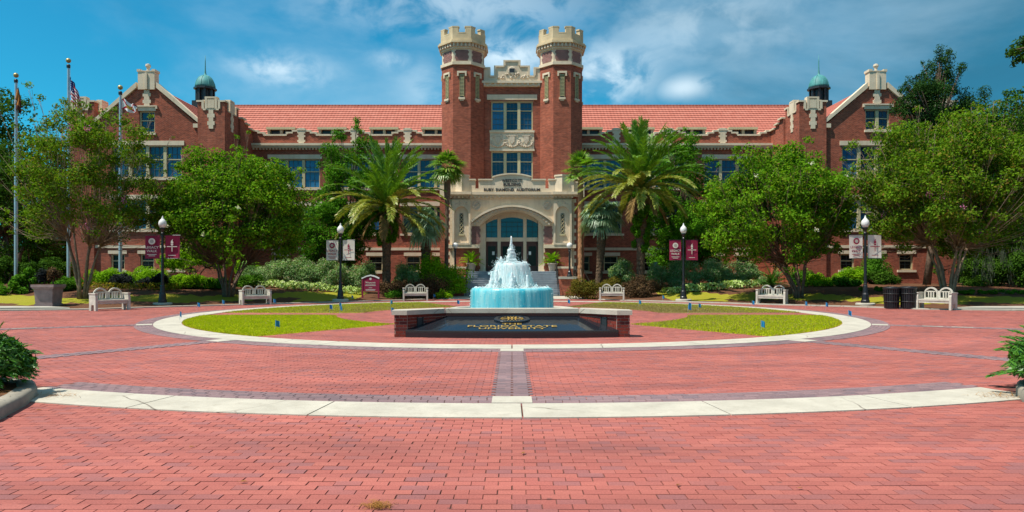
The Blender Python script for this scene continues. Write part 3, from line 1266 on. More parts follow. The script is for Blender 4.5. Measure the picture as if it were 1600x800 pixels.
def build_tower(s):
    cx = s * TX
    m = MB()
    m.prism_xy(octagon(cx, TY, 1.62), 0, 17.55)
    tw = part(m, 'tower', 'brick')

    def ring(ap, z0, z1, name, mat, parent=tw):
        q = MB()
        q.prism_xy(octagon(cx, TY, ap), z0, z1)
        return part(q, name, mat, parent)
    ring(1.72, 17.50, 17.72, 'string_course', 'stone')
    ring(1.60, 17.721, 18.72, 'belt', 'stone')
    for k in range(8):                                   # brick panels let into the stone belt
        th = -PI / 2 + k * PI / 4
        if math.sin(th) > .2:
            continue
        d = Vector((math.cos(th), math.sin(th)))
        e = Vector((-d.y, d.x))
        c = Vector((cx, TY)) + d * 1.60
        def slab(m, u0, u1, z0, z1, o0, o1):
            p = [c + e * u0 + d * o0, c + e * u1 + d * o0, c + e * u1 + d * o1, c + e * u0 + d * o1]
            i = len(m.v)
            m.prism_xy([tuple(w) for w in p], z0, z1)
        q = MB()
        slab(q, -.46, .46, 17.80, 18.64, -.05, .012)
        slab(q, -.54, .54, 17.98, 18.20, -.05, .0125)
        slab(q, -.54, .54, 18.38, 18.55, -.05, .0125)
        part(q, 'brick_panel', 'brick_dark', tw)
        # louvred slit below
        c = Vector((cx, TY)) + d * 1.62
        q = MB()
        for z in range(16):
            slab(q, -.15, .15, 15.12 + z * .105, 15.17 + z * .105, -.04, .035)
        slab(q, -.17, -.151, 15.0, 16.85, -.04, .05)
        slab(q, .151, .17, 15.0, 16.85, -.04, .05)
        lv = part(q, 'louvre', 'louver', tw)
        q = MB()
        slab(q, -.15, .15, 15.02, 16.8, -.04, .004)
        part(q, 'slit', 'black', tw)
        q = MB()
        slab(q, -.36, .36, 16.85, 17.0, -.05, .10)
        slab(q, -.36, -.24, 16.62, 16.849, -.05, .099)
        slab(q, .24, .36, 16.62, 16.849, -.05, .099)
        part(q, 'hood_mould', 'stone', tw)
        q = MB()
        slab(q, -.25, .25, 14.84, 14.995, -.05, .12)
        slab(q, -.15, .15, 14.74, 14.839, -.05, .07)
        part(q, 'slit_sill', 'stone', tw)
    ring(1.68, 18.721, 18.86, 'bed_mould', 'stone')
    br = MB()
    r8 = octagon(cx, TY, 1.78)
    for k in range(8):
        a, b = Vector(r8[k]), Vector(r8[(k + 1) % 8])
        for q in range(5):
            p = a.lerp(b, (q + .5) / 5)
            dd = (p - Vector((cx, TY))).normalized()
            ee = Vector((-dd.y, dd.x)) * .07
            br.prism_xy([tuple(p - dd * .25 - ee), tuple(p + dd * .06 - ee), tuple(p + dd * .06 + ee), tuple(p - dd * .25 + ee)], 18.861, 19.12)
    part(br, 'bracket', 'stone2', tw)
    ring(1.70, 18.862, 19.11, 'frieze', 'stone2')
    ring(1.92, 19.121, 19.24, 'cornice', 'stone_tan')
    ring(1.84, 19.241, 19.36, 'cornice_top', 'stone_tan')
    # crenellated parapet: a merlon on each corner and a low wall between
    for k in range(8):
        o8, i8 = octagon(cx, TY, 1.70), octagon(cx, TY, 1.40)
        A, B = Vector(o8[k]), Vector(o8[(k + 1) % 8])
        a, b = Vector(i8[k]), Vector(i8[(k + 1) % 8])
        def seg(u0, u1, z0, z1, grow=0.0):
            q = MB()
            p = [A.lerp(B, u0), A.lerp(B, u1), a.lerp(b, u1), a.lerp(b, u0)]
            if grow:
                c0 = sum(p, Vector((0, 0))) / 4
                p = [c0 + (w - c0) * (1 + grow) for w in p]
            q.prism_xy([tuple(w) for w in p], z0, z1)
            return q
        q = seg(0, 1, 19.361, 19.85)
        for u0, u1 in ((0, .30), (.70, 1)):
            w = seg(u0, u1, 19.851, 20.32)
            q.add(w.v, w.f)
        for u0, u1, z in ((0, .30, 20.321), (.70, 1, 20.321), (.3, .7, 19.851)):
            w = seg(u0 - (.03 if z > 20 and u0 else 0), u1 + (.03 if z > 20 and u1 < 1 else 0), z, z + .10, .05)
            q.add(w.v, w.f)
        part(q, 'battlement', 'stone_tan', tw)
    m = MB()
    m.prism_xy(octagon(cx, TY, 1.45), 19.2, 19.5)
    part(m, 'tower_roof', 'darkmetal', tw)


for s in (-1, 1):
    build_tower(s)


def build_centre():
    y = 53.2
    holes = [(-1.62, 1.62, 12.72, 15.0), (-1.62, 1.62, 8.6, 11.1)]
    wall_open(-2.5, 2.5, 7.0, 16.1, y, holes, name='wall')
    for h in holes:
        window(*h, y, 3, .02, sill=False, over=.1, tr=.3, muntins=(2, 4))
    m = MB()
    m.box(-1.95, 1.95, y - .1, y + .2, 15.10, 15.5)
    part(m, 'stone_lintel', 'stone')
    m = MB()
    m.box(-1.72, 1.72, y - .04, y + .2, 11.22, 12.62)
    m.box(-1.75, 1.75, y - .12, y + .2, 12.55, 12.71)
    m.box(-1.75, 1.75, y - .10, y + .2, 11.12, 11.26)
    pn = part(m, 'carved_panel', 'stone')
    for k in range(3):
        c = -1.1 + 1.1 * k
        m = MB()
        m.prism_xz([(c - .20, 12.25), (c - .20, 11.9), (c, 11.62), (c + .20, 11.9), (c + .20, 12.25)], y - .11, y + .0)
        m.box(c - .30, c + .30, y - .10, y, 12.28, 12.36)
        part(m, 'shield', 'stone2', pn)
        m = MB()
        for q in range(9):
            a = PI * (q + .5) / 9
            m.sphere((c + .5 * math.cos(a), y - .08, 11.78 - .33 * math.sin(a)), .075, 7, 5)
        rq = random.Random(k)
        for q in range(26):
            m.sphere((c + rq.choice((-1, 1)) * rq.uniform(.24, .53), y - .045, rq.uniform(11.5, 12.4)), rq.uniform(.03, .06), 6, 4)
        tag(part(m, 'swag', 'stone2', pn), kind='stuff')
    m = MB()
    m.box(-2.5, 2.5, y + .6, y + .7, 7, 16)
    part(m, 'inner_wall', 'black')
    m = MB()
    m.box(-2.6, 2.6, y + .75, 64, 0, 16.2)
    part(m, 'back_wall', 'brick')
    m = MB()
    m.box(-2.35, 2.35, y - .35, y + .4, 16.34, 16.52)
    m.box(-2.3, 2.3, y - .2, y + .4, 16.1, 16.338)
    x = -2.2
    while x < 2.1:
        m.box(x, x + .16, y - .3, y + .1, 16.15, 16.337)
        x += .42
    part(m, 'cornice', 'stone')
    segs = [(-2.25, -1.75, 17.5), (-1.75, -1.33, 16.85), (-1.33, -.60, 17.62), (-.60, .60, 18.05), (.60, 1.33, 17.62), (1.33, 1.75, 16.85), (1.75, 2.25, 17.5)]
    m = MB()
    crenel(m, segs, 16.52, y - .1, y + .3)
    pa = part(m, 'gable_parapet', 'stone')
    m = MB()
    coping(m, segs, y - .1, y + .3, .12)
    part(m, 'coping', 'stone', pa)
    m = MB()
    rr = random.Random(4)
    for k in range(26):
        x = rr.uniform(-1.2, 1.2)
        z = 16.75 + rr.uniform(0, .55) * (1 - abs(x) / 1.8)
        m.sphere((x, y - .12, z), rr.uniform(.06, .11), 7, 5)
    m.lathe([(.28, 0), (.33, .05), (.25, .09)], 14)
    k = len(m.v) - 42
    m.v[k:] = [(a, y - .1 - d, 17.35 + b) for a, b, d in m.v[k:]]
    part(m, 'carving', 'stone2', pa)
    m = MB()
    m.box(-.2, .2, y - .2, y - .102, 17.2, 17.5)
    part(m, 'crest_shield', 'darkmetal', pa)


build_centre()

PY = 50.8          # front of the entrance porch
FLOOR = 1.75


def arch_pts(hw, z0, z1, n=18):
    """segmental arch from (-hw,z0) over (0,z1) to (hw,z0)"""
    sag = z1 - z0
    rad = (hw * hw + sag * sag) / (2 * sag)
    c = z1 - rad
    a = math.asin(min(1, hw / rad))
    return [(rad * math.sin(-a + 2 * a * k / n), c + rad * math.cos(-a + 2 * a * k / n)) for k in range(n + 1)]


def build_porch():
    # stone front with a wide arched opening
    ap = arch_pts(2.36, 5.15, 6.22)
    m = MB()
    m.box(-4.45, -2.36, PY, PY + .5, 0, 7.3)
    m.box(2.36, 4.45, PY, PY + .5, 0, 7.3)
    poly = ap + [(2.36, 7.3), (-2.36, 7.3)]
    m.prism_xz(poly, PY, PY + .5)
    po = part(m, 'entrance_porch', 'stone')
    for s in (-1, 1):                                     # sides, and brick return with quoins
        m = MB()
        m.box(s * 4.45, s * 5.4, PY + .25, 56, 0, 7.3)
        part(m, 'side_wall', 'brick', po)
    for s in (-1, 1):
        for k in range(22):
            q = MB()
            w = .34 if k % 2 else .2
            q.box(s * 4.452, s * (4.45 + w), PY + .21, PY + .4, 1.0 + k * .28, 1.0 + k * .28 + .272)
            part(q, 'quoin', 'stone', po)
    m = MB()
    m.box(-5.4, 5.4, PY + .5, 53.0, 6.7, 7.28)
    part(m, 'porch_roof', 'stone', po)
    # recess: jambs, transom window, doors
    yr = 52.0
    m = MB()
    m.box(-2.36, -1.98, PY + .5, yr + .3, FLOOR, 5.6)
    m.box(1.98, 2.36, PY + .5, yr + .3, FLOOR, 5.6)
    m.box(-2.36, 2.36, yr, yr + .25, 5.86, 6.7)
    m.box(-1.97, 1.97, yr - .05, yr + .25, 4.02, 4.32)
    for x in (-.98, .98):
        m.box(x - .12, x + .12, yr - .06, yr + .25, FLOOR, 4.018)
        m.box(x - .13, x + .13, yr - .04, yr + .25, 4.322, 5.9)
    part(m, 'door_surround', 'stone', po)
    for x0, x1 in ((-1.96, -1.12), (-.84, .84), (1.12, 1.96)):
        if x0 > -.9 and x1 < .9:
            top = [(x, z) for x, z in arch_pts(.84, 5.72, 5.86, 8)]
        elif x1 < 0:
            top = [(x0, 5.38), (x0 + .3, 5.56), (x0 + .58, 5.68), (x1, 5.74)]
        else:
            top = [(x0, 5.74), (x1 - .58, 5.68), (x1 - .3, 5.56), (x1, 5.38)]
        g = MB()
        g.prism_xz([(x0, 4.33), (x1, 4.33)] + top[::-1], yr + .12, yr + .14)
        w = MB()
        zt = [max(p[1] for p in top)]
        nx = 4 if x1 - x0 > 1 else 2
        for k in range(1, nx):
            xm = x0 + (x1 - x0) * k / nx
            w.box(xm - .015, xm + .015, yr + .07, yr + .118, 4.33, 5.55)
        for z in (4.75, 5.15, 5.5):
            w.box(x0, x1, yr + .072, yr + .117, z - .014, z + .014)
        fr = part(w, 'transom_window', 'darkmetal', po)
        part(g, 'pane', 'glass', fr)
        # stone filling above the small arch
        q = MB()
        q.prism_xz(top + [(x1, 5.95), (x0, 5.95)], yr + .02, yr + .2)
        part(q, 'tracery', 'stone', po)
    for x0, x1, two in ((-1.96, -1.11, 0), (-.85, .85, 1), (1.11, 1.96, 0)):
        leaves = [(x0, x1)] if not two else [(x0, -.003), (.003, x1)]
        for a, b in leaves:
            d = MB()
            d.box(a, a + .13, yr + .04, yr + .12, FLOOR, 4.015)
            d.box(b - .13, b, yr + .04, yr + .12, FLOOR, 4.015)
            d.box(a + .131, b - .131, yr + .041, yr + .119, FLOOR, FLOOR + .42)
            d.box(a + .131, b - .131, yr + .041, yr + .119, 3.66, 4.014)
            do = part(d, 'door', 'wood', po)
            g = MB()
            g.box(a + .131, b - .131, yr + .07, yr + .085, FLOOR + .421, 3.659)
            part(g, 'glass_pane', 'glass_dark', po)
            h = MB()
            xh = b - .07 if a < 0 else a + .07
            h.tube([(xh, yr + .04, 2.75), (xh, yr - .03, 2.78), (xh, yr - .03, 3.05), (xh, yr + .04, 3.08)], .014, 6)
            part(h, 'handle', 'alu', po)
    for x in (-1.42, 1.36):
        m = MB()
        m.box(x - .09, x + .09, yr + .058, yr + .069, 3.0, 3.26)
        part(m, 'notice', 'white', po)
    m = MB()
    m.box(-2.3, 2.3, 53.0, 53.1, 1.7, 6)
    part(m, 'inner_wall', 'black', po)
    # hood moulding with leaf blocks under it
    m = MB()
    A, B = arch_pts(3.02, 5.5, 6.66, 30), arch_pts(2.96, 5.36, 6.50, 30)
    m.prism_xz(A + B[::-1], PY - .42, PY + .1)
    A, B = arch_pts(2.94, 5.345, 6.495, 30), arch_pts(2.5, 5.12, 6.26, 30)
    m.prism_xz(A + B[::-1], PY - .14, PY + .1)
    ho = part(m, 'hood_mould', 'stone', po)
    for p in arch_pts(2.74, 5.26, 6.39, 23):
        q = MB()
        q.box(p[0] - .075, p[0] + .075, PY - .34, PY - .142, p[1] - .07, p[1] + .07)
        part(q, 'dentil', 'stone2', po)
    # brick panels at the jambs, string course, base
    for s in (-1, 1):
        q = MB()
        q.box(s * 2.40, s * 2.98, PY - .012, PY + .1, 3.76, 5.1)
        for z in (3.9, 4.3, 4.7):
            q.box(s * 2.34, s * 3.03, PY - .0125, PY + .1, z, z + .2)
        part(q, 'brick_panel', 'brick_dark', po)
        q = MB()
        q.box(s * 2.44, s * 4.2, PY - .014, PY + .1, 1.0, 3.46)
        for z in (1.9, 2.4, 2.9):
            q.box(s * 2.36, s * 4.28, PY - .0145, PY + .1, z, z + .25)
        part(q, 'brick_base', 'brick', po)
        q = MB()
        q.box(s * 2.38, s * 4.75, PY - .16, PY + .2, 3.47, 3.72)
        part(q, 'string_course', 'stone', po)
        # projecting pier with an arched niche and a lattice slit
        q = MB()
        x0, x1 = 3.08, 4.43
        q.box(s * x0, s * (x0 + .14), PY - .2, PY + .1, 3.721, 7.0)
        q.box(s * (x1 - .14), s * x1, PY - .2, PY + .1, 3.721, 7.0)
        arc = [(s * (3.755 + .535 * math.cos(PI * k / 12)), 5.95 + .62 * math.sin(PI * k / 12)) for k in range(13)]
        q.prism_xz(arc + [(s * 3.22, 7.0), (s * 4.29, 7.0)], PY - .2, PY + .1)
        q.box(s * x0, s * x1, PY - .22, PY + .1, 7.001, 7.06)
        for z0, z1 in ((3.721, 3.86),):
            q.box(s * 3.22, s * 4.29, PY - .2, PY + .1, z0, z1)
        pr = part(q, 'niche', 'stone', po)
        q = MB()
        q.box(s * 3.62, s * 3.89, PY - .02, PY + .1, 4.55, 6.05)
        part(q, 'slit_window', 'black', po)
        q = MB()
        for k in range(5):
            z = 4.58 + k * .29
            for (u0, u1) in ((3.625, 3.885), (3.885, 3.625)):
                q.tube([(s * u0, PY - .03, z), (s * u1, PY - .03, z + .29)], .018, 4)
        part(q, 'lattice', 'frame', po)
        q = MB()
        q.box(s * 3.54, s * 3.97, PY - .09, PY + .1, 4.40, 4.54)
        part(q, 'slit_sill', 'frame', po)
        q = MB()
        rr = random.Random(8 + s)
        for k in range(12):
            q.sphere((s * rr.uniform(3.3, 4.2), PY - .19, rr.uniform(6.72, 6.95)), .05, 6, 4)
        part(q, 'carving', 'stone2', po)
        # roundel
        q = MB()
        q.lathe([(.36, 0), (.36, .06), (.27, .08), (.25, .03), (.001, .03)], 20)
        q.v = [(s * 2.62 + a, PY - d, 6.62 + b) for a, b, d in q.v]
        q.tube([(s * 2.62 - .14, PY - .05, 6.5), (s * 2.62 + .14, PY - .05, 6.74)], .035, 5)
        part(q, 'roundel', 'stone2', po)
    # cornice and parapet
    m = MB()
    m.box(-4.95, 4.95, PY - .34, PY + .3, 7.42, 7.62)
    m.box(-4.8, 4.8, PY - .22, PY + .3, 7.3, 7.418)
    for s in (-1, 1):
        m.box(s * 3.0, s * 4.9, PY - .50, PY - .342, 7.42, 7.62)
    x = -4.6
    while x < 4.6:
        m.box(x, x + .12, PY - .28, PY - .05, 7.18, 7.299)
        x += .3
    part(m, 'cornice', 'stone', po)
    ped = arch_pts(1.38, 8.72, 8.93, 10)
    m = MB()
    poly = [(-4.6, 7.62), (-4.6, 8.5), (-2.72, 8.5), (-2.72, 7.9), (-2.48, 7.9), (-2.48, 8.5), (-1.38, 8.5)] + ped + \
           [(1.38, 8.5), (2.48, 8.5), (2.48, 7.9), (2.72, 7.9), (2.72, 8.5), (4.6, 8.5), (4.6, 7.62)]
    m.prism_xz(poly, PY - .12, PY + .2)
    for s in (-1, 1):
        m.box(s * 4.6, s * 5.4, PY + .2, PY + .5, 7.3, 8.35)
    pp = part(m, 'porch_parapet', 'stone', po)
    m = MB()
    for a, b in ((-4.65, -2.68), (-2.52, -1.42), (1.42, 2.52), (2.68, 4.65)):
        m.box(a, b, PY - .2, PY + .26, 8.501, 8.6)
    for s in (-1, 1):
        m.box(s * 4.6, s * 5.45, PY + .16, PY + .55, 8.351, 8.45)
    C = arch_pts(1.46, 8.80, 9.03, 10)
    D = arch_pts(1.46, 8.70, 8.932, 10)
    m.prism_xz(C + D[::-1], PY - .2, PY + .26)
    part(m, 'parapet_coping', 'stone', po)
    for s in (-1, 1):                                       # pointed piers
        m = MB()
        c = s * 3.7
        m.prism_xy([(c - .5, PY - .13), (c, PY - .42), (c + .5, PY - .13), (c + .5, PY + .3), (c - .5, PY + .3)], 7.621, 8.78)
        m.prism_xy([(c - .55, PY - .16), (c, PY - .48), (c + .55, PY - .16), (c + .55, PY + .34), (c - .55, PY + .34)], 8.781, 8.9)
        part(m, 'parapet_pier', 'stone', po)
    for txt, z, hgt, wid in (('WESTCOTT', 8.46, .225, 1.52), ('BUILDING', 8.175, .225, 1.28), ('RUBY  DIAMOND  AUDITORIUM', 7.78, .235, 4.15)):
        me = text_mesh(txt, .3, .02, 'letter', .006, 1.0)
        xs = [v.co.x for v in me.vertices]
        ys = [v.co.y for v in me.vertices]
        o = link('lettering', me, po, (0, PY - .145 - BO[1], z), (R(90), 0, 0))
        o.scale = (wid / (max(xs) - min(xs)), hgt / (max(ys) - min(ys)), 1)
    # landing
    m = MB()
    m.box(-3.35, 3.35, 50.1, 52.2, 0, FLOOR - .002)
    part(m, 'landing', 'step', po)


build_porch()


def build_pavilion(s):
    PYV = 51.0
    C0 = s * 27.25
    hw = 3.85
    wins = [(C0 - 2.6, C0 + 2.6, 8.72, 11.15, 4, .34), (C0 - 2.6, C0 + 2.6, 4.85, 7.12, 4, .34)]
    for dx in (-2.2, 0, 2.2):
        wins.append((C0 + dx - .52, C0 + dx + .52, 1.85, 3.05, 1, .25))
    if s < 0:
        wins.append((C0 - .58, C0 + .58, 12.1, 13.72, 1, .30))
    else:
        wins.append((C0 - .85, C0 + .95, 12.3, 13.85, 2, .30))
    x0, x1 = C0 - hw, C0 + hw
    low = [w[:4] for w in wins if w[2] < 11]
    wall_open(x0, x1, 0, 11.9, PYV, low, name='wall')
    att = wins[-1]
    # gable: pentagon round the attic opening, in strips
    def gz(x):
        return 16.0 - abs(x - C0) / hw * (16.0 - 12.7)
    m = MB()
    xs = [x0, att[0], att[1], x1]
    m.add([(x0, PYV, 11.9), (att[0], PYV, 11.9), (att[0], PYV, gz(att[0])), (x0, PYV, gz(x0))], [(0, 1, 2, 3)])
    m.add([(att[1], PYV, 11.9), (x1, PYV, 11.9), (x1, PYV, gz(x1)), (att[1], PYV, gz(att[1]))], [(0, 1, 2, 3)])
    m.add([(att[0], PYV, 11.9), (att[1], PYV, 11.9), (att[1], PYV, att[2]), (att[0], PYV, att[2])], [(0, 1, 2, 3)])
    m.add([(att[0], PYV, att[3]), (att[1], PYV, att[3]), (att[1], PYV, gz(att[1])), (C0, PYV, 16.0), (att[0], PYV, gz(att[0]))], [(0, 1, 2, 3, 4)])
    for (xa, za), (xb, zb) in (((att[0], att[2]), (att[0], att[3])), ((att[1], att[2]), (att[1], att[3])), ((att[0], att[3]), (att[1], att[3])), ((att[0], att[2]), (att[1], att[2]))):
        m.add([(xa, PYV, za), (xb, PYV, zb), (xb, PYV + .3, zb), (xa, PYV + .3, za)], [(0, 1, 2, 3)])
    ga = part(m, 'gable', 'brick')
    for w in wins[:-1]:
        window(w[0], w[1], w[2], w[3], PYV, w[4], w[5], gmat='glass' if w[4] > 1 else 'glass_dark', muntins=(2, 3) if w[4] > 1 else (1, 2))
    window(att[0], att[1], att[2], att[3], PYV, att[4], att[5], over=.1, muntins=(1, 2), hood=True)
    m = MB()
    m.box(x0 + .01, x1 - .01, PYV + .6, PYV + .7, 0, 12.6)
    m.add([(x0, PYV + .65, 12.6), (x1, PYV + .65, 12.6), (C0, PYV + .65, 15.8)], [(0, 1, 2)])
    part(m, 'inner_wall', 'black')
    m = MB()
    m.box(x0, x1, PYV - .08, PYV + .1, 3.48, 3.70)
    part(m, 'string_course', 'stone')
    # raking coping, kneelers, apex block with finial and a quoined drop
    for sg in (-1, 1):
        m = MB()
        a, b = C0 + sg * (hw + .25), C0 + sg * .75
        za, zb = 12.62, 15.42
        m.prism_xz([(a, za), (a, za + .28), (b, zb + .42), (b, zb)], PYV - .16, PYV + .45)
        m.box(C0 + sg * (hw - .35), C0 + sg * (hw + .3), PYV - .17, PYV + .46, 12.45, 12.75)
        part(m, 'coping', 'stone', ga)
    m = MB()
    m.box(C0 - .62, C0 + .62, PYV - .14, PYV + .5, 15.3, 16.62)
    m.box(C0 - .68, C0 - .42, PYV - .18, PYV + .54, 16.621, 16.8)
    m.box(C0 + .42, C0 + .68, PYV - .18, PYV + .54, 16.621, 16.8)
    m.box(C0 - .42, C0 + .42, PYV - .17, PYV + .53, 16.622, 16.7)
    m.box(C0 - .09, C0 + .09, PYV - .22, PYV - .141, 15.3, 16.5)
    part(m, 'apex_block', 'stone', ga)
    m = MB()
    m.lathe([(.14, 16.7), (.10, 16.85), (.12, 16.98), (.2, 17.1), (.16, 17.24), (.02, 17.3)], 10, C0, PYV + .15)
    part(m, 'finial', 'stone2', ga)
    for k in range(5):
        m = MB()
        w = .3 if k % 2 else .2
        m.box(C0 - w, C0 + w, PYV - .07, PYV + .1, 15.29 - (k + 1) * .25 + .004, 15.29 - k * .25)
        part(m, 'quoin', 'stone', ga)
    # two turrets that flank the gable
    for sg in (-1, 1):
        ta = C0 + sg * (hw + .002)
        tb = C0 + sg * (hw + 2.02)
        a, b = min(ta, tb), max(ta, tb)
        y0, y1 = PYV - .18, PYV + 2.4
        m = MB()
        m.box(a, b, y0, y1, 0, 13.55)
        tu = part(m, 'turret', 'brick')
        c = (a + b) / 2
        segs = [(a, a + .42, 14.35), (a + .42, c - .38, 13.72), (c - .38, c + .38, 14.62), (c + .38, b - .42, 13.72), (b - .42, b, 14.35)]
        m = MB()
        for ya, yb in ((y0, y0 + .32), (y1 - .32, y1)):
            crenel(m, segs, 13.551, ya, yb)
        cy = (y0 + y1) / 2
        ys = [(y0 + .32, y0 + .55, 14.35), (y0 + .55, cy - .38, 13.72), (cy - .38, cy + .38, 14.62), (cy + .38, y1 - .55, 13.72), (y1 - .55, y1 - .32, 14.35)]
        poly = [(ys[0][0], 13.551)]
        for p, q, t in ys:
            poly += [(p, t), (q, t)]
        poly.append((ys[-1][1], 13.551))
        for xa, xb in ((a, a + .32), (b - .32, b)):
            m.prism_yz(poly, xa, xb)
        part(m, 'battlement', 'brick', tu)
        for ya in (y0, y1 - .32):
            m = MB()
            coping(m, segs, ya, ya + .32, .12)
            part(m, 'coping', 'stone', tu)
        for xa, xb in ((a, a + .32), (b - .32, b)):
            m = MB()
            for p, q, t in ys:
                m.box(xa - .06, xb + .06, p + .001, q - .001, t, t + .121)
            for (p, q, t), (p2, q2, t2) in zip(ys, ys[1:]):
                m.box(xa - .058, xb + .058, q - .05, q + .05, min(t, t2) + .05, max(t, t2) + .05)
            part(m, 'coping', 'stone', tu)
        m = MB()
        m.box(c - .37, c + .37, y0 - .03, y0 + .1, 13.75, 14.6)
        m.box(c - .25, c + .25, y0 - .07, y0 - .031, 13.9, 14.5)
        for k in range(5):
            w = .27 if k % 2 else .17
            m.box(c - w, c + w, y0 - .05, y0 + .1, 13.75 - (k + 1) * .28 + .004, 13.749 - k * .28)
        part(m, 'stone_cross', 'stone', tu)
        for xs_, dirn in ((a, -1), (b, 1)):
            m = MB()
            p0, p1 = (xs_ - .05, xs_ + .1) if dirn < 0 else (xs_ - .1, xs_ + .05)
            m.box(p0, p1, cy - .37, cy + .37, 13.75, 14.6)
            for k in range(5):
                w = .27 if k % 2 else .17
                m.box(p0 + .004, p1 - .004, cy - w, cy + w, 13.75 - (k + 1) * .28 + .004, 13.749 - k * .28)
            part(m, 'stone_cross', 'stone', tu)
    # inner side wall stepping down to the wing parapet
    xi = C0 - s * (hw + 2.02)
    m = MB()
    p = [(PYV + 2.4, 0), (PYV + 2.4, 13.7), (PYV + 3.2, 13.7), (PYV + 3.2, 13.45), (PYV + 4.0, 13.45), (PYV + 4.0, 13.2), (57.2, 13.2), (57.2, 0)]
    m.prism_yz(p, xi - .15 if s > 0 else xi - .25, xi + .25 if s > 0 else xi + .15)
    sw = part(m, 'side_wall', 'brick')
    m = MB()
    for ya, yb, z in ((PYV + 2.41, PYV + 3.2, 13.7), (PYV + 3.21, PYV + 4.0, 13.45), (PYV + 4.01, 55.9, 13.2)):
        m.box(xi - .32, xi + .32, ya, yb, z, z + .13)
    part(m, 'coping', 'stone', sw)
    # roof and body
    m = MB()
    n = 12
    for sg in (-1, 1):
        for k in range(n):
            xa, xb = C0 + sg * 4.2 * (1 - k / n), C0 + sg * 4.2 * (1 - (k + 1) / n)
            za, zb = 12.45 + 3.45 * k / n, 12.45 + 3.45 * (k + 1) / n
            m.add([(xa, PYV + .45, za + .09), (xa, 70, za + .09), (xb, 70, zb + .01), (xb, PYV + .45, zb + .01)], [(0, 1, 2, 3)])
            m.add([(xa, PYV + .45, za), (xa, 70, za), (xa, 70, za + .09), (xa, PYV + .45, za + .09)], [(0, 1, 2, 3)])
    part(m, 'roof', 'tile')
    m = MB()
    m.box(C0 - 5.8, C0 + 5.8, PYV + .75, 69.5, 0, 12.4)
    part(m, 'back_wall', 'brick')
    # cupola with copper dome
    cx, cy = s * 26.95, 60.0
    m = MB()
    m.prism_xy([(cx + 1.15 * math.cos(PI / 4 + k * PI / 2), cy + 1.15 * math.sin(PI / 4 + k * PI / 2)) for k in range(4)], 14.6, 16.6)
    for k in range(8):
        a = k * PI / 4 + PI / 8
        m.box(cx + .68 * math.cos(a) - .09, cx + .68 * math.cos(a) + .09, cy + .68 * math.sin(a) - .09, cy + .68 * math.sin(a) + .09, 16.601, 17.7)
    m.prism_xy(octagon(cx, cy, .5), 16.601, 17.69)
    m.prism_xy(octagon(cx, cy, .88), 17.701, 17.86)
    cu = part(m, 'cupola', 'darkmetal')
    m = MB()
    pr = [(.86, 17.861), (.84, 18.05), (.80, 18.25), (.70, 18.5), (.55, 18.74), (.34, 18.90), (.17, 18.98), (.11, 19.05), (.08, 19.2), (.05, 19.5), (.035, 20.2), (.012, 20.75)]
    m.lathe(pr, 16, cx, cy)
    for k in range(8):
        a = k * PI / 4
        m.tube([(cx + r * 1.0 * math.cos(a), cy + r * math.sin(a), z) for r, z in pr[:7]], .03, 4)
    part(m, 'dome', 'copper', cu, True)


for s in (-1, 1):
    build_pavilion(s)


def build_stairs():
    st = thing('entrance_stairs', 'wide grey stone stairs rising to the entrance doors between brick piers', 'stairs', (0, 48.6, 0))
    n = 11
    for k in range(n):
        m = MB()
        y = 47.45 + k * .245
        m.box(-3.33, 3.33, y, y + (.245 if k < n - 1 else .3) - .002, 0, (k + 1) * FLOOR / n - .004)
        m.box(-3.33, 3.33, y - .025, y + .05, (k + 1) * FLOOR / n - .05, (k + 1) * FLOOR / n)
        m.build('step', 'step', st, world=True)
    for s in (-1, 1):
        m = MB()
        m.box(s * 3.36, s * 4.45, 47.55, 50.0, 0, 1.2)
        w = m.build('cheek_wall', 'brick', st, world=True)
        m = MB()
        m.box(s * 3.345, s * 4.55, 47.45, 50.0, 1.201, 1.36)
        m.build('cap', 'conc_grey', w, world=True)
        m = MB()
        m.box(s * 3.4, s * 4.45, 50.001, 50.79, 0, 1.95)
        w = m.build('upper_pier', 'brick', st, world=True)
        m = MB()
        m.box(s * 3.345, s * 4.5, 50.002, 50.78, 1.951, 2.1)
        m.build('cap', 'stone', w, world=True)
        m = MB()
        x = s * 3.2
        m.tube([(x, 47.4, .06), (x, 47.4, .95), (x, 47.55, 1.05), (x, 50.1, 2.68), (x, 50.3, 2.68), (x, 50.3, 1.76)], .03, 6)
        for k in range(1, 3):
            y = 47.5 + k * .95
            m.tube([(x, y, .64 * (y - 47.4)), (x, y, 1.05 + (y - 47.55) * .64)], .022, 5)
        m.tube([(x, 47.5, .55), (x, 50.2, 2.25)], .02, 5)
        m.build('handrail', 'black', st, world=True)


build_stairs()


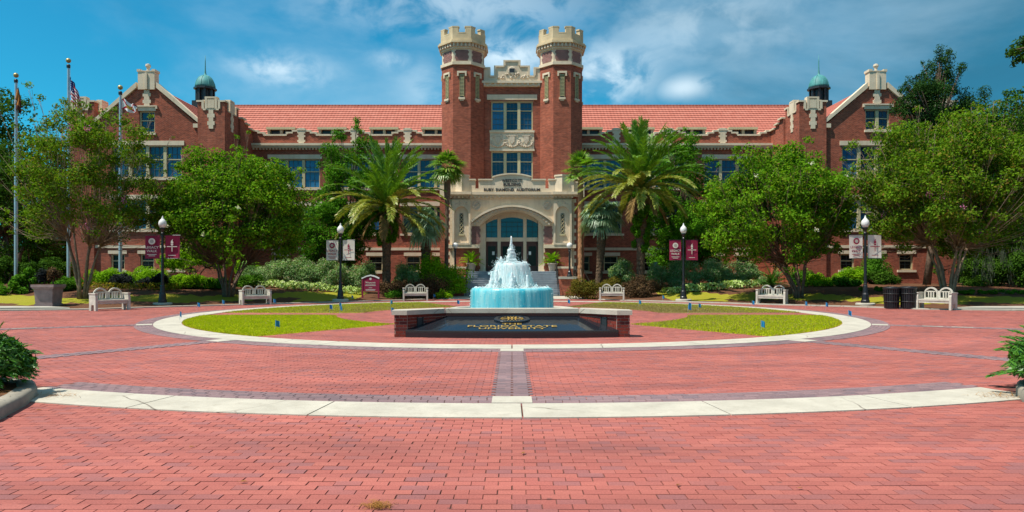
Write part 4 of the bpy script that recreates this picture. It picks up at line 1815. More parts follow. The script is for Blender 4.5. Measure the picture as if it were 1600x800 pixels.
# ------------------------------------------------------------------ granite sign in front of the fountain
def build_plinth():
    P = thing('monument_sign', 'low black granite sign with gold lettering between splayed brick wing walls', 'sign', (0, 17.6, 0))
    HT = .56
    # brick wing walls: outline corners (left), front pier then a splayed run to the back
    for s in (-1, 1):
        A = Vector((s * 2.95, 17.07))
        Bk = Vector((s * 1.72, 18.05))
        core = MB()
        # end pier, square to the front, and splayed wall
        core.box(s * 2.62, s * 2.935, 17.085, 17.46, 0, HT - .003)
        d = (Bk - Vector((s * 2.64, 17.30))).normalized()
        p0, p1 = Vector((s * 2.64, 17.12)), Vector((s * 1.72, 17.95))
        dd = (p1 - p0).normalized()
        nn = Vector((-dd.y, dd.x))
        if nn.y < 0:
            nn = -nn
        a0, a1 = p0 + nn * .008, p1 + nn * .008
        core.prism_xy([tuple(a0), tuple(a1), tuple(a1 + nn * .32), tuple(a0 + nn * .32)], 0, HT - .004)
        w = core.build('wing_wall', 'mortar', P, world=True)
        # bricks one by one: end pier front and outer side, splayed inner face
        rr = random.Random(20 + s)
        h, g, L = .064, .0115, .2
        rows = 7
        hh = (HT - g * (rows + 1)) / rows
        def lay(o, e, out, length):
            """courses along e from o, faces pushed along out"""
            for r in range(rows):
                z0 = g + r * (hh + g)
                u = 0.0
                first = r % 2
                while u < length - .02:
                    l = L * (.5 if first else 1)
                    first = 0
                    u1 = min(u + l, length)
                    b = MB()
                    j = rr.uniform(-.002, .003)
                    q = [o + e * (u + g / 2) - out * .02, o + e * (u1 - g / 2) - out * .02, o + e * (u1 - g / 2) + out * (.012 + j), o + e * (u + g / 2) + out * (.012 + j)]
                    b.prism_xy([tuple(x) for x in q], z0, z0 + hh)
                    b.build('brick', 'plinthbrick', w, world=True)
                    u = u1
        lay(Vector((s * 2.62, 17.085)), Vector((s, 0)), Vector((0, -1)), .315)
        lay(Vector((s * 2.935, 17.085)), Vector((0, 1)), Vector((s, 0)), .375)
        lay(p0 + nn * .008, dd, -nn, (p1 - p0).length)
        # small bronze light box let into the splayed wall
        c = p0 + dd * .40
        b = MB()
        q = [c - dd * .075 - nn * .014, c + dd * .075 - nn * .014, c + dd * .075 + nn * .03, c - dd * .075 + nn * .03]
        b.prism_xy([tuple(x) for x in q], .26, .47)
        q2 = [c - dd * .095 - nn * .03, c - dd * .076 - nn * .03, c - dd * .076 + nn * .03, c - dd * .095 + nn * .03]
        b.prism_xy([tuple(x) for x in q2], .24, .49)
        q2 = [c + dd * .076 - nn * .03, c + dd * .095 - nn * .03, c + dd * .095 + nn * .03, c + dd * .076 + nn * .03]
        b.prism_xy([tuple(x) for x in q2], .24, .49)
        b.build('wall_light', 'darkmetal', w, world=True)
        # capstone of the wing
        m = MB()
        poly = [(s * 3.0, 17.02), (s * 2.62, 17.02), (s * 1.755, 17.86), (s * 1.85, 18.32), (s * 3.0, 17.52)]
        m.prism_xy(poly, HT, HT + .115)
        m.build('capstone', 'conc', P, world=True)
    for a, b in ((-1.75, -.602), (-.598, .598), (.602, 1.75)):
        m = MB()
        m.box(a, b, 17.87, 18.30, HT, HT + .114)
        m.build('capstone', 'conc', P, world=True)
    m = MB()
    m.box(-1.74, 1.74, 17.93, 18.24, 0, HT - .003)
    m.build('rear_wall', 'granite', P, world=True)
    # sloping granite panel with a bowed front edge
    m = MB()
    n = 16
    fr, bk = [], []
    for k in range(n + 1):
        u = -1 + 2 * k / n
        fr.append((u * 2.66, 17.06 - .28 * (1 - u * u)))
        bk.append((u * 1.715, 17.928))
    z0, z1 = .185, .475
    vs, fs = [], []
    for k in range(n + 1):
        vs += [(fr[k][0], fr[k][1], 0), (fr[k][0], fr[k][1], z0 - .012), (fr[k][0], fr[k][1] + .014, z0), (bk[k][0], bk[k][1], z1), (bk[k][0], bk[k][1], 0)]
    for k in range(n):
        a, b = k * 5, (k + 1) * 5
        for q in range(4):
            fs.append((a + q, b + q, b + q + 1, a + q + 1))
    fs.append((0, 1, 2, 3, 4))
    fs.append(tuple(n * 5 + q for q in (4, 3, 2, 1, 0)))
    m.add(vs, fs)
    m.build('granite_panel', 'granite', P, world=True)
    # lettering and seal lie on the slope
    y_a, y_b = 16.79, 17.928
    sl = math.atan2(z1 - z0, y_b - y_a)
    def on(y, lift=.002):
        return z0 + (z1 - z0) * (y - y_a) / (y_b - y_a) + lift
    for txt, y, hgt, wid in (('THE', 17.285, .11, .50), ('FLORIDA STATE', 17.125, .125, 2.24), ('UNIVERSITY', 16.955, .115, 1.68)):
        me = text_mesh(txt, .2, .003, 'gold', .003, 1.0)
        xs = [v.co.x for v in me.vertices]
        ys = [v.co.y for v in me.vertices]
        o = link('lettering', me, P, (0, y - 17.6, on(y, .005)), (sl, 0, 0))
        o.scale = (wid / (max(xs) - min(xs)), hgt / (max(ys) - min(ys)), 1)
    seal = MB()
    seal.lathe([(.47, -.01), (.47, .03), (.44, .045), (.36, .045), (.34, .02), (.001, .02)], 36, sy=.62)
    so = link('seal', seal.mesh('seal', 'granite'), P, (0, 17.63 - 17.6, on(17.63)), (sl, 0, 0))
    tr = MB()
    for k, x in enumerate((-.09, 0, .09)):
        tr.box(x - .016, x + .016, -.20, .05, .021, .04)
        tr.box(x - .032, x + .032, .051, .085, .021, .04)
        tr.prism_xy([(x - .03, .09), (x + .03, .09), (x + .022, .15), (x, .21), (x - .022, .15)], .021, .04)
    tr.box(-.29, .29, -.065, -.02, .041, .05)
    for k in range(22):
        a = 2 * PI * k / 22
        tr.box(.28 * math.cos(a) - .018, .28 * math.cos(a) + .018, .28 * math.sin(a) - .018, .28 * math.sin(a) + .018, .021, .034)
    tr.v = [(a, b * .62, c) for a, b, c in tr.v]
    link('torches', tr.mesh('torches', 'gold'), so)


build_plinth()


# ------------------------------------------------------------------ fountain
def water_mat(name, white, deep, vscale, lo, hi):
    t = NT(name)
    n = t.noise(1.0, 6, t.scaled(vscale), .6)
    f = t.ramp(n, lo, hi)
    col = t.mix(f, white, deep)
    t.done(col, .22, .5)
    t.bump(t.noise(1.0, 5, t.scaled((vscale[0] * 2.2, vscale[1] * 2.2, vscale[2] * 3))), .35, .03)
    tr = t.n('ShaderNodeBsdfTranslucent')
    t.L.new(col, tr.inputs[0])
    ms = t.n('ShaderNodeMixShader')
    ms.inputs[0].default_value = .45
    t.L.new(t.b.outputs[0], ms.inputs[1])
    t.L.new(tr.outputs[0], ms.inputs[2])
    t.L.new(ms.outputs[0], t.N['Material Output'].inputs[0])
    return t.m


M['curtain'] = water_mat('dyed_falling_water', (.50, .945, .965), (.01, .64, .80), (6, 6, .6), .32, .70)
M['curtain_pale'] = water_mat('pale_falling_water', (.90, .985, .99), (.25, .82, .92), (5, 5, .6), .44, .84)
M['foam'] = water_mat('white_foam', (.93, .98, .98), (.66, .92, .94), (6, 6, 5), .45, .8)
M['pool'] = water_mat('dyed_pool_water', (.05, .42, .48), (.01, .30, .38), (2, 2, 2), .3, .7)
M['drop'] = water_mat('water_drop', (.90, .98, .98), (.55, .88, .93), (12, 12, 12), .4, .8)


def build_fountain():
    rng = np.random.default_rng(77)
    D = CY
    Fo = thing('fountain', 'tiered round fountain pouring turquoise water behind the granite sign', 'fountain', (0, D, 0))
    m = MB()
    m.lathe([(2.5, 0), (2.5, .2), (2.44, .24), (2.2, .24), (2.16, .2), (2.16, .02)], 48)
    m.build('basin', 'conc_grey', Fo)
    m = MB()
    m.lathe([(2.15, .10), (2.15, .14), (.001, .14)], 48)
    m.build('pool', 'pool', Fo)
    m = MB()
    m.lathe([(.6, .1), (.5, .3), (.42, .6), (.6, .85)], 20)
    m.build('pedestal', 'bench', Fo)
    m = MB()
    m.lathe([(.5, .72), (1.1, .80), (1.50, .94), (1.52, 1.0), (1.45, 1.0), (1.3, .92), (.001, .92)], 40)
    m.build('lower_bowl', 'bench', Fo)
    m = MB()
    m.lathe([(.42, .9), (.28, 1.2), (.25, 1.6), (.4, 1.85)], 16)
    m.build('upper_pedestal', 'bench', Fo)
    m = MB()
    m.lathe([(.25, 1.74), (.42, 1.82), (.58, 1.92), (.58, 1.97), (.53, 1.97), (.45, 1.92), (.001, 1.92)], 32)
    m.build('upper_bowl', 'bench', Fo)

    def sheet(name, prof, n, mat, ripple, drop, seed, gaps=0.0, fringe=0.0):
        """falling sheet: ragged, rippled surface of revolution"""
        rg = np.random.default_rng(seed)
        th = np.arange(n) * 2 * PI / n
        w = np.zeros(n)
        for k in range(1, 60):
            w += rg.normal(0, 1) / (k ** .55) * np.cos(k * th + rg.uniform(0, 6.28))
        w /= np.abs(w).max()
        w2 = rg.normal(0, 1, n)
        m = MB()
        rows = len(prof)
        for i, (r, z) in enumerate(prof):
            u = i / (rows - 1)
            rr = r + ripple * (u ** .8) * (w + .35 * w2)
            zz = np.full(n, z)
            if i == rows - 1:
                zz = zz + fringe * np.clip(w2 * .6 + w, -.2, 1.4)
            for k in range(n):
                m.v.append((rr[k] * math.cos(th[k]), rr[k] * math.sin(th[k]), zz[k]))
        for i in range(rows - 1):
            for k in range(n):
                if gaps and i > rows * .45 and w[k] < -1 + gaps * (i / rows):
                    continue
                m.f.append((i * n + k, i * n + (k + 1) % n, (i + 1) * n + (k + 1) % n, (i + 1) * n + k))
                m.mi.append(0)
        return m.build(name, mat, Fo, True)

    lower = [(1.20, 1.015), (1.40, 1.03), (1.53, 1.03), (1.585, 1.0), (1.61, .94), (1.62, .84), (1.625, .70), (1.63, .55), (1.63, .40), (1.635, .27), (1.64, .15)]
    sheet('lower_curtain', lower, 320, 'curtain', .013, 0, 5, .30, .08)
    upper = [(.30, 2.0), (.50, 2.005), (.60, 1.99), (.635, 1.95), (.66, 1.86), (.69, 1.74), (.73, 1.58), (.78, 1.40), (.83, 1.22), (.88, 1.03)]
    sheet('upper_curtain', upper, 240, 'curtain_pale', .04, 0, 9, .28, .03)
    # foam ruff on both rims and where water lands
    def ruff(name, r, z, nr, s, mat='foam'):
        P = np.empty((nr, 3))
        th = rng.uniform(0, 2 * PI, nr)
        rr = r + rng.normal(0, s, nr)
        P[:, 0], P[:, 1] = rr * np.cos(th), rr * np.sin(th)
        P[:, 2] = z + np.abs(rng.normal(0, s * .9, nr))
        return drops(name, P, rng.uniform(.008, .024, nr), mat)

    def drops(name, P, S, mat):
        """little octahedral drops, slightly drawn out downwards"""
        n = len(P)
        O = np.array([[1, 0, 0], [0, 1, 0], [-1, 0, 0], [0, -1, 0], [0, 0, 1.25], [0, 0, -1.6]])
        co = (P[:, None] + O[None] * S[:, None, None]).reshape(-1, 3)
        F = np.array([[0, 1, 4], [1, 2, 4], [2, 3, 4], [3, 0, 4], [1, 0, 5], [2, 1, 5], [3, 2, 5], [0, 3, 5]])[None] + (np.arange(n) * 6)[:, None, None]
        me = bpy.data.meshes.new(name)
        me.vertices.add(len(co))
        me.vertices.foreach_set('co', co.astype(np.float32).reshape(-1))
        me.loops.add(F.size)
        me.loops.foreach_set('vertex_index', F.reshape(-1).astype(np.int32))
        me.polygons.add(n * 8)
        me.polygons.foreach_set('loop_start', np.arange(0, F.size, 3, dtype=np.int32))
        me.polygons.foreach_set('use_smooth', np.ones(n * 8, dtype=bool))
        me.materials.append(M[mat])
        me.update(calc_edges=True)
        return tag(link(name, me, Fo), kind='stuff')
    ruff('rim_foam', 1.42, 1.01, 900, .03)
    ruff('upper_rim_foam', .55, 1.99, 700, .03)
    ruff('landing_foam', .93, 1.02, 1500, .07)

    # jets: ragged columns of foam that rise from the lower bowl and the top nozzle
    def jet(name, x, y, z0, z1, r0, r1, seed, lean=(0, 0)):
        rg = np.random.default_rng(seed)
        m = MB()
        rows, n = 14, 14
        for i in range(rows):
            u = i / (rows - 1)
            r = (r0 + (r1 - r0) * u ** .8)
            for k in range(n):
                a = 2 * PI * k / n
                q = max(.008, r * (1 + rg.normal(0, .24)))
                m.v.append((x + lean[0] * u * u + q * math.cos(a), y + lean[1] * u * u + q * math.sin(a), z0 + (z1 - z0) * u + rg.normal(0, .012)))
        for i in range(rows - 1):
            for k in range(n):
                m.f.append((i * n + k, i * n + (k + 1) % n, (i + 1) * n + (k + 1) % n, (i + 1) * n + k))
                m.mi.append(0)
        m.f.append(tuple((rows - 1) * n + k for k in range(n)))
        m.mi.append(0)
        return m.build(name, 'foam', Fo, True)
    jet('top_jet', -.03, 0, 2.35, 3.05, .11, .022, 1)
    jet('top_spray', -.03, 0, 1.97, 2.56, .27, .12, 2)
    for k, (x, y, z1, r0) in enumerate(((-.80, -.45, 1.66, .13), (-.60, -.72, 1.72, .14), (.0, -.95, 1.62, .13), (.10, -.93, 1.48, .10), (.60, -.74, 1.52, .09))):
        jet('jet', x, y, 1.0, z1, r0, .035, 10 + k, (-.03 * x, 0))
    jet('jet', -.42, -.3, 1.93, 2.24, .12, .03, 30)
    # spray
    P = []
    for _ in range(700):
        h = rng.uniform(0, 1)
        th = rng.uniform(0, 2 * PI)
        r = abs(rng.normal(0, .05 + .24 * (1 - h) ** 1.2))
        P.append((-.03 + r * math.cos(th), r * math.sin(th), 2.0 + .75 * h * (1 - .5 * r)))
    for _ in range(900):
        th = rng.uniform(0, 2 * PI)
        u = rng.uniform(0, 1)
        r = .65 + .24 * u + abs(rng.normal(0, .035))
        P.append((r * math.cos(th), r * math.sin(th), 1.98 - .95 * u))
    for _ in range(450):
        th = rng.uniform(0, 2 * PI)
        u = rng.uniform(0, 1)
        r = 1.62 + abs(rng.normal(0, .02 + .03 * u))
        P.append((r * math.cos(th), r * math.sin(th), 1.0 - .85 * u))
    for _ in range(160):
        P.append((-.45 + rng.normal(0, .12), -.4 + rng.normal(0, .15), 2.0 + abs(rng.normal(0, .10))))
        P.append((-.74 + rng.normal(0, .13), -.6 + rng.normal(0, .15), 1.55 + abs(rng.normal(0, .12))))
    P = np.array(P)
    drops('spray', P, rng.uniform(.005, .014, len(P)), 'drop')


build_fountain()


# ------------------------------------------------------------------ street furniture
def seal_marks(m, cx, cz, r, y, n=20):
    """round emblem drawn as a thin disc"""
    pts = [(cx + r * math.cos(2 * PI * k / n), cz + r * math.sin(2 * PI * k / n)) for k in range(n)]
    m.prism_xz(pts, y - .004, y)


def torch_marks(m, cx, cz, h, y):
    m.prism_xz([(cx - .022 * h, cz - .5 * h), (cx + .022 * h, cz - .5 * h), (cx + .035 * h, cz - .08 * h), (cx - .035 * h, cz - .08 * h)], y - .004, y)
    m.prism_xz([(cx - .10 * h, cz + .11 * h), (cx - .05 * h, cz - .02 * h), (cx + .05 * h, cz - .02 * h), (cx + .10 * h, cz + .11 * h)], y - .004, y)
    m.prism_xz([(cx - .07 * h, cz + .14 * h), (cx + .07 * h, cz + .14 * h), (cx + .10 * h, cz + .27 * h), (cx + .03 * h, cz + .34 * h), (cx + .07 * h, cz + .5 * h), (cx - .06 * h, cz + .36 * h), (cx - .10 * h, cz + .24 * h)], y - .004, y)


def banner_lamp(label, px, d, maroon, acorn_top, rz, wave=.0, hidden_top=False):
    x = (px - 800) / 1067 * d
    L = thing('banner_lamp', label, 'street lamp', (x, d, .03), rz, 'banner lamp posts round the plaza')
    cl, ink = ('maroon', 'cream_cloth') if maroon else ('cream_cloth', 'maroon')
    m = MB()
    m.lathe([(.44, 0), (.44, .10), (.41, .13), (.001, .13)], 24)
    m.build('footing', 'conc', L)
    m = MB()
    m.lathe([(.20, .13), (.20, .24), (.17, .28), (.155, .55), (.12, .62), (.10, .95), (.075, 1.02), (.085, 1.06), (.07, 1.1)], 16)
    m.build('base', 'black', L)
    m = MB()
    m.lathe([(.07, 1.1), (.06, 2.2), (.055, 3.45), (.085, 3.48), (.085, 3.54), (.06, 3.58), (.10, 3.72), (.135, 3.76), (.135, 3.80), (.001, 3.80)], 14)
    m.build('pole', 'black', L)
    m = MB()
    m.lathe([(.115, 3.801), (.175, 3.92), (.19, 4.02), (.165, 4.12), (.10, 4.2), (.06, 4.24)], 16)
    g = m.build('globe', 'lampglass', L, True)
    m = MB()
    m.lathe([(.062, 4.241), (.05, 4.27), (.03, 4.33), (.004, 4.40)], 10)
    m.build('finial', 'lampglass', L)
    for s in (-1, 1):
        m = MB()
        a, b = .13, .80
        z0, z1 = 2.31, 3.43
        n = 8
        vs, fs = [], []
        rr = random.Random(int(px) + s)
        for i in range(n + 1):
            u = i / n
            for j in range(n + 1):
                v = j / n
                y = wave * math.sin(PI * u) * math.sin(3 * v + s) * .08 + .012 * math.sin(5 * u + 2 * v)
                vs.append((s * (a + (b - a) * u), y, z0 + (z1 - z0) * v - .03 * wave * u))
        for i in range(n):
            for j in range(n):
                k = i * (n + 1) + j
                fs.append((k, k + n + 1, k + n + 2, k + 1))
        m.add(vs, fs)
        k0 = len(m.v)
        m.add([(p[0], p[1] + .006, p[2]) for p in vs], [f[::-1] for f in fs])
        bn = m.build('banner', cl, L, True)
        for z in (z0 - .01, z1 + .01):
            m = MB()
            m.tube([(s * .05, .003, z), (s * .83, .003, z)], .014, 5)
            m.build('banner_arm', 'black', L)
        m = MB()
        c = s * (a + b) / 2
        yo = -.022 - .06 * wave
        if s < 0:
            seal_marks(m, c, 3.13, .155, yo)
            bar = [(2.49, .22), (2.42, .15)]
        else:
            torch_marks(m, c, 2.94, .62, yo)
            m.box(c - .24, c + .24, yo - .0045, yo, 2.86, 2.895)
            bar = [(2.45, .17)]
        for z, w in bar:
            m.box(c - w, c + w, yo - .004, yo, z - .014, z + .014)
        m.build('emblem', ink, bn)
        if s < 0:
            m = MB()
            seal_marks(m, c, 3.13, .085, yo - .005)
            m.build('emblem_centre', 'conc_grey', bn)
            for txt, z in (('LEGACY', 2.83), ('WALK', 2.65)):
                link('lettering', text_mesh(txt, .165, .002, ink, .002), bn, (c, yo - .004, z), (R(90), 0, 0))
    return L


banner_lamp('tall lamp post with maroon banners at the left, near the crape myrtles', 254, 33.5, True, 340, R(8), 1.0)
banner_lamp('lamp post with off-white banners left of the fountain, before the palm', 532, 38.3, False, 353, R(-2), .2)
banner_lamp('lamp post with maroon banners right of the fountain, before the hedge', 1068, 38.3, True, 353, R(1), .2)
banner_lamp('lamp post with cream banners beside the two black bins', 1352, 33.2, False, 350, R(3), .4)


def globe_lamp(label, x, y, z):
    L = thing('globe_lamp', label, 'lamp', (x, y, z), 0, 'globe lamps flanking the stairs')
    m = MB()
    m.lathe([(.20, 0), (.20, .10), (.16, .14), (.13, .34), (.09, .40)], 14)
    m.build('base', 'black', L)
    m = MB()
    m.lathe([(.085, .401), (.07, .6), (.065, 1.75), (.10, 1.80), (.07, 1.86), (.12, 1.98), (.001, 1.98)], 12)
    m.build('pole', 'black', L)
    m = MB()
    m.sphere((0, 0, 2.18), .215, 18, 12)
    m.build('globe', 'lampglass', L, True)


globe_lamp('white globe lamp on the brick pier left of the stairs', -3.98, 47.85, 1.36)
globe_lamp('white globe lamp on the brick pier right of the stairs', 4.04, 47.85, 1.36)


def bench_proto():
    B = thing('stone_bench', '', 'bench', (0, 0, 0), 0, 'cast stone benches round the plaza')
    W = .78
    m = MB()
    m.box(-W + .101, W - .101, -.28, .20, .40, .48)
    m.box(-W + .101, W - .101, -.26, -.20, .30, .399)
    m.build('seat', 'bench', B)
    for s in (-1, 1):
        m = MB()
        m.prism_yz([(-.32, 0), (-.18, 0), (-.15, .26), (.08, .26), (.12, 0), (.30, 0), (.30, .74), (-.26, .74), (-.30, .6)], s * (W - .1), s * W)
        m.box(s * (W - .12), s * (W + .02), -.30, .32, .741, .79)
        m.build('side_panel', 'bench', B)
        # gothic arched back panel with pointed slots
    for s in (-1, 1):
        m = MB()
        c = s * .33
        hw = .30
        y0, y1 = .19, .27
        out = [(c - hw, .50), (c + hw, .50), (c + hw, .76)]
        arcn = 8
        for k in range(arcn + 1):
            u = k / arcn
            out.append((c + hw * math.cos(u * PI / 2) ** 1.15 if u < 1 else c, .76 + .27 * math.sin(u * PI / 2)))
        for k in range(arcn - 1, -1, -1):
            u = k / arcn
            out.append((c - hw * math.cos(u * PI / 2) ** 1.15, .76 + .27 * math.sin(u * PI / 2)))
        # rim and mullions leave the slots open
        t = .055
        inner = [(c + (x - c) * .80, .76 + (z - .76) * .74) for x, z in out[2:]]
        o2 = out[2:]
        for k in range(len(o2) - 1):
            a, b, d_, e = o2[k], o2[k + 1], inner[k + 1], inner[k]
            m.prism_xz([a, b, d_, e], y0, y1)
        m.box(c - hw, c + hw, y0, y1, .481, .54)
        m.box(c - hw, c - hw * .80, y0, y1, .541, .759)
        m.box(c + hw * .80, c + hw, y0, y1, .541, .759)
        for q in (-.11, .0, .11):
            m.box(c + q - .025, c + q + .025, y0 + .01, y1 - .01, .541, .80)
        # disc in the head of the arch
        pts = [(c + .075 * math.cos(2 * PI * k / 12), .885 + .075 * math.sin(2 * PI * k / 12)) for k in range(12)]
        m.prism_xz([(c - .24, .80), (c + .24, .80), (c + .15, .85), (c - .15, .85)], y0 + .012, y1 - .012)
        m.build('arched_back', 'bench', B)
    m = MB()
    m.box(-.028, .028, .20, .26, .481, .86)
    m.box(-.68, .68, .205, .255, .481, .52)
    m.build('back_rail', 'bench', B)
    return B


def place_benches():
    spots = [(172, 29.6, R(56), 'grey bench at far left, beside the large mauve planter'),
             (399, 34.7, R(38), 'bench under the second crape myrtle, left of the off-white banner lamp'),
             (649, 40.0, R(9), 'pale bench by the dark shrubs left of the stairs'),
             (956, 40.2, R(-9), 'pale bench by the dark shrubs right of the stairs'),
             (1206, 35.0, R(-36), 'grey bench under the right crape myrtle, right of the maroon banners'),
             (1463, 30.0, R(-56), 'white bench at far right, next to the black bins')]
    B = bench_proto()
    B.scale = (.93, .93, .95)
    for k, (px, d, rz, lab) in enumerate(spots):
        x = (px - 800) / 1067 * d
        loc = (x, d, GH(x, d) if d > float(kerb_y(x)) else .0)
        if k == 0:
            B.location, B.rotation_euler = loc, (0, 0, rz)
            B['label'] = lab
        else:
            copy_thing(B, loc, rz, lab)


place_benches()


def bin_(label, px, d):
    x = (px - 800) / 1067 * d
    B = thing('litter_bin', label, 'litter bin', (x, d, GH(x, d)), 0, 'black litter bins')
    m = MB()
    m.lathe([(.25, 0), (.25, .06), (.001, .06)], 20)
    m.build('base', 'black', B)
    m = MB()
    m.lathe([(.26, .05), (.29, .80), (.27, .80), (.24, .08)], 24)
    m.build('liner', 'darkmetal', B)
    for k in range(22):
        a = 2 * PI * k / 22
        m = MB()
        c, s = math.cos(a), math.sin(a)
        e = (-s * .028, c * .028)
        lo, hi = .285, .325
        m.add([(lo * c - e[0], lo * s - e[1], .03), (lo * c + e[0], lo * s + e[1], .03), (hi * c + e[0], hi * s + e[1], .90), (hi * c - e[0], hi * s - e[1], .90),
               ((lo + .015) * c - e[0], (lo + .015) * s - e[1], .03), ((lo + .015) * c + e[0], (lo + .015) * s + e[1], .03), ((hi + .015) * c + e[0], (hi + .015) * s + e[1], .90), ((hi + .015) * c - e[0], (hi + .015) * s - e[1], .90)],
              [(0, 1, 2, 3), (4, 7, 6, 5), (0, 4, 5, 1), (1, 5, 6, 2), (2, 6, 7, 3), (3, 7, 4, 0)])
        m.build('slat', 'black', B)
    m = MB()
    m.lathe([(.345, .88), (.36, .90), (.36, .95), (.33, .98), (.22, 1.0), (.20, .96)], 24)
    m.build('rim', 'black', B)
    m = MB()
    for z in (.30, .66):
        m.lathe([(.318 + .03 * z, z), (.335 + .03 * z, z + .015), (.318 + .03 * z, z + .03)], 24)
    m.build('hoop', 'darkmetal', B)


bin_('black slatted litter bin nearer the cream banner lamp', 1393, 30.9)
bin_('black slatted litter bin nearer the white bench', 1419, 30.7)


def flagpole(label, px, top, d, flag):
    x = (px - 800) / 1067 * d
    z0 = GH(x, d)
    h = EYE + (427 - top) / 1067 * d - z0
    Pn = thing('flagpole', label, 'flagpole', (x, d, z0), 0, 'flagpoles by the left wing')
    m = MB()
    m.lathe([(.26, 0), (.22, .08), (.14, .14), (.001, .14)], 16)
    m.build('base_collar', 'alu', Pn)
    m = MB()
    m.lathe([(.11, .1), (.105, h * .4), (.075, h - .5), (.07, h - .42)], 14)
    m.build('pole', 'alu', Pn)
    m = MB()
    m.lathe([(.10, h - .66), (.12, h - .6), (.12, h - .48), (.09, h - .42)], 12)
    m.build('truck', 'darkmetal', Pn)
    m = MB()
    m.sphere((0, 0, h - .16), .16, 14, 9)
    m.build('ball', 'goldball', Pn, True)
    m = MB()
    m.tube([(.13, -.02, 1.2), (.14, -.02, h - .55)], .008, 4)
    m.build('halyard', 'white', Pn)
    return x, d


def solid(name, c, rough=.7):
    return plain(name, c, rough, .08, 6, .1, 40, .2)


M['flagred'] = solid('red_flag_cloth', (.42, .015, .03))
M['flagblue'] = solid('blue_flag_cloth', (.02, .03, .16))
M['flagwhite'] = solid('white_flag_cloth', (.75, .73, .72))
M['flagamber'] = solid('amber_flag_cloth', (.40, .15, .03))
M['flagdark'] = solid('dark_garnet_flag_cloth', (.085, .022, .012))
M['flaggold'] = solid('gold_flag_cloth', (.60, .36, .05))


def flag(label, x, d, ztop, kind, W, H):
    """cloth hanging from the pole in folds; pattern by faces"""
    nu, nv = 40, 26
    m = MB()
    mats = {'stars': ['flagred', 'flagwhite', 'flagblue'], 'cross': ['flagwhite', 'flagred', 'flaggold'], 'amber': ['flagamber', 'flagdark', 'flagwhite']}[kind]
    vs = []
    for i in range(nu + 1):
        u = i / nu
        for j in range(nv + 1):
            v = j / nv          # 1 at the top edge
            if kind == 'stars':
                x_ = u * W * (.32 + .05 * math.sin(3 * v)) + .05 * math.sin(u * 20 + v * 2)
                z_ = -(1 - v) * H - u * W * (.80 - .12 * v)
                y_ = .16 * math.sin(u * 15 + v * 3) * (.3 + u)
            elif kind == 'cross':
                x_ = u * W * .80 + .02 * math.sin(v * 7)
                z_ = -(1 - v) * H * (.95 - .25 * u) - u * W * .42 + .06 * math.sin(u * 9)
                y_ = .14 * math.sin(u * 11 + v * 2) * (.3 + u)
            else:
                x_ = .10 * math.sin(u * 17 + v * 2.5) * (.5 + .8 * (1 - v)) + u * .12
                z_ = -(1 - v) * H - u * W * .50
                y_ = .12 * math.sin(u * 14 + 1) * (.5 + (1 - v))
            vs.append((.12 + x_, y_ - .03, z_))
    m.v = vs
    for i in range(nu):
        for j in range(nv):
            k = i * (nv + 1) + j
            m.f.append((k, k + nv + 1, k + nv + 2, k + 1))
            u, v = (i + .5) / nu, (j + .5) / nv
            if kind == 'stars':
                mi = 0 if (j // 2) % 2 == 0 else 1
                if u < .4 and v > 6 / 13:
                    mi = 1 if (i % 3 == 1 and j % 3 == (1 + (i // 3) % 2) % 3) else 2
            elif kind == 'cross':
                q = min(abs(u - v), abs(u - (1 - v)))
                mi = 1 if q < .11 else 0
                if (u - .5) ** 2 * 2.2 + (v - .5) ** 2 < .045:
                    mi = 2
            else:
                mi = 0 if v > .42 - .2 * u else 1
                if .15 < u < .32 and v < .3:
                    mi = 2
            m.mi.append(mi)
    me = m.mesh('flag', mats, smooth=True)
    o = link('flag', me, None, (x, d, ztop))
    tag(o, label, 'flag', 'flags on the poles')


fx, fd = flagpole('leftmost flagpole, with the limp amber flag', 25, 114, 46, 0)
flag('limp amber and dark flag on the leftmost pole', fx, fd, EYE + (427 - 136) / 1067 * 46, 'amber', 1.5, 1.0)
fx, fd = flagpole('tallest flagpole, with the stars and stripes', 107, 91, 46, 0)
flag('stars and stripes flag drooping on the tallest pole', fx, fd, EYE + (427 - 119) / 1067 * 46, 'stars', 2.2, 1.25)
fx, fd = flagpole('flagpole nearest the gable, with the red saltire flag', 188, 133, 46, 0)
flag('white flag with red saltire and gold seal', fx, fd, EYE + (427 - 154) / 1067 * 46, 'cross', 1.25, .75)


def maroon_sign():
    d = 41.0
    x = (579 - 800) / 1067 * d
    S = thing('building_sign', 'maroon building sign with white arched trim beside the left bench', 'sign', (x, d, GH(x, d)))
    m = MB()
    for s in (-1, 1):
        m.box(s * .44, s * .53, -.05, .05, 0, 1.18)
    m.build('post', 'maroon', S)
    m = MB()
    m.prism_xz([(-.439, .42), (.439, .42), (.439, 1.14), (.25, 1.24), (0, 1.30), (-.25, 1.24), (-.439, 1.14)], -.03, .03)
    p = m.build('panel', 'maroon', S)
    m = MB()
    o = [(-.53, 1.14), (-.25, 1.27), (0, 1.33), (.25, 1.27), (.53, 1.14)]
    m.prism_xz(o + [(.53, 1.22), (.25, 1.35), (0, 1.41), (-.25, 1.35), (-.53, 1.22)], -.06, .06)
    m.build('trim', 'white', S)
    link('lettering', text_mesh('Westcott', .155, .003, 'cream_cloth', .002), p, (0, -.033, .93), (R(90), 0, 0))
    m = MB()
    seal_marks(m, 0, 1.16, .075, -.031)
    for z, w in ((.80, .30), (.75, .32), (.62, .10), (.52, .30), (.47, .28)):
        m.box(-w, w, -.034, -.031, z - .012, z + .012)
    m.build('emblem', 'cream_cloth', p)


maroon_sign()


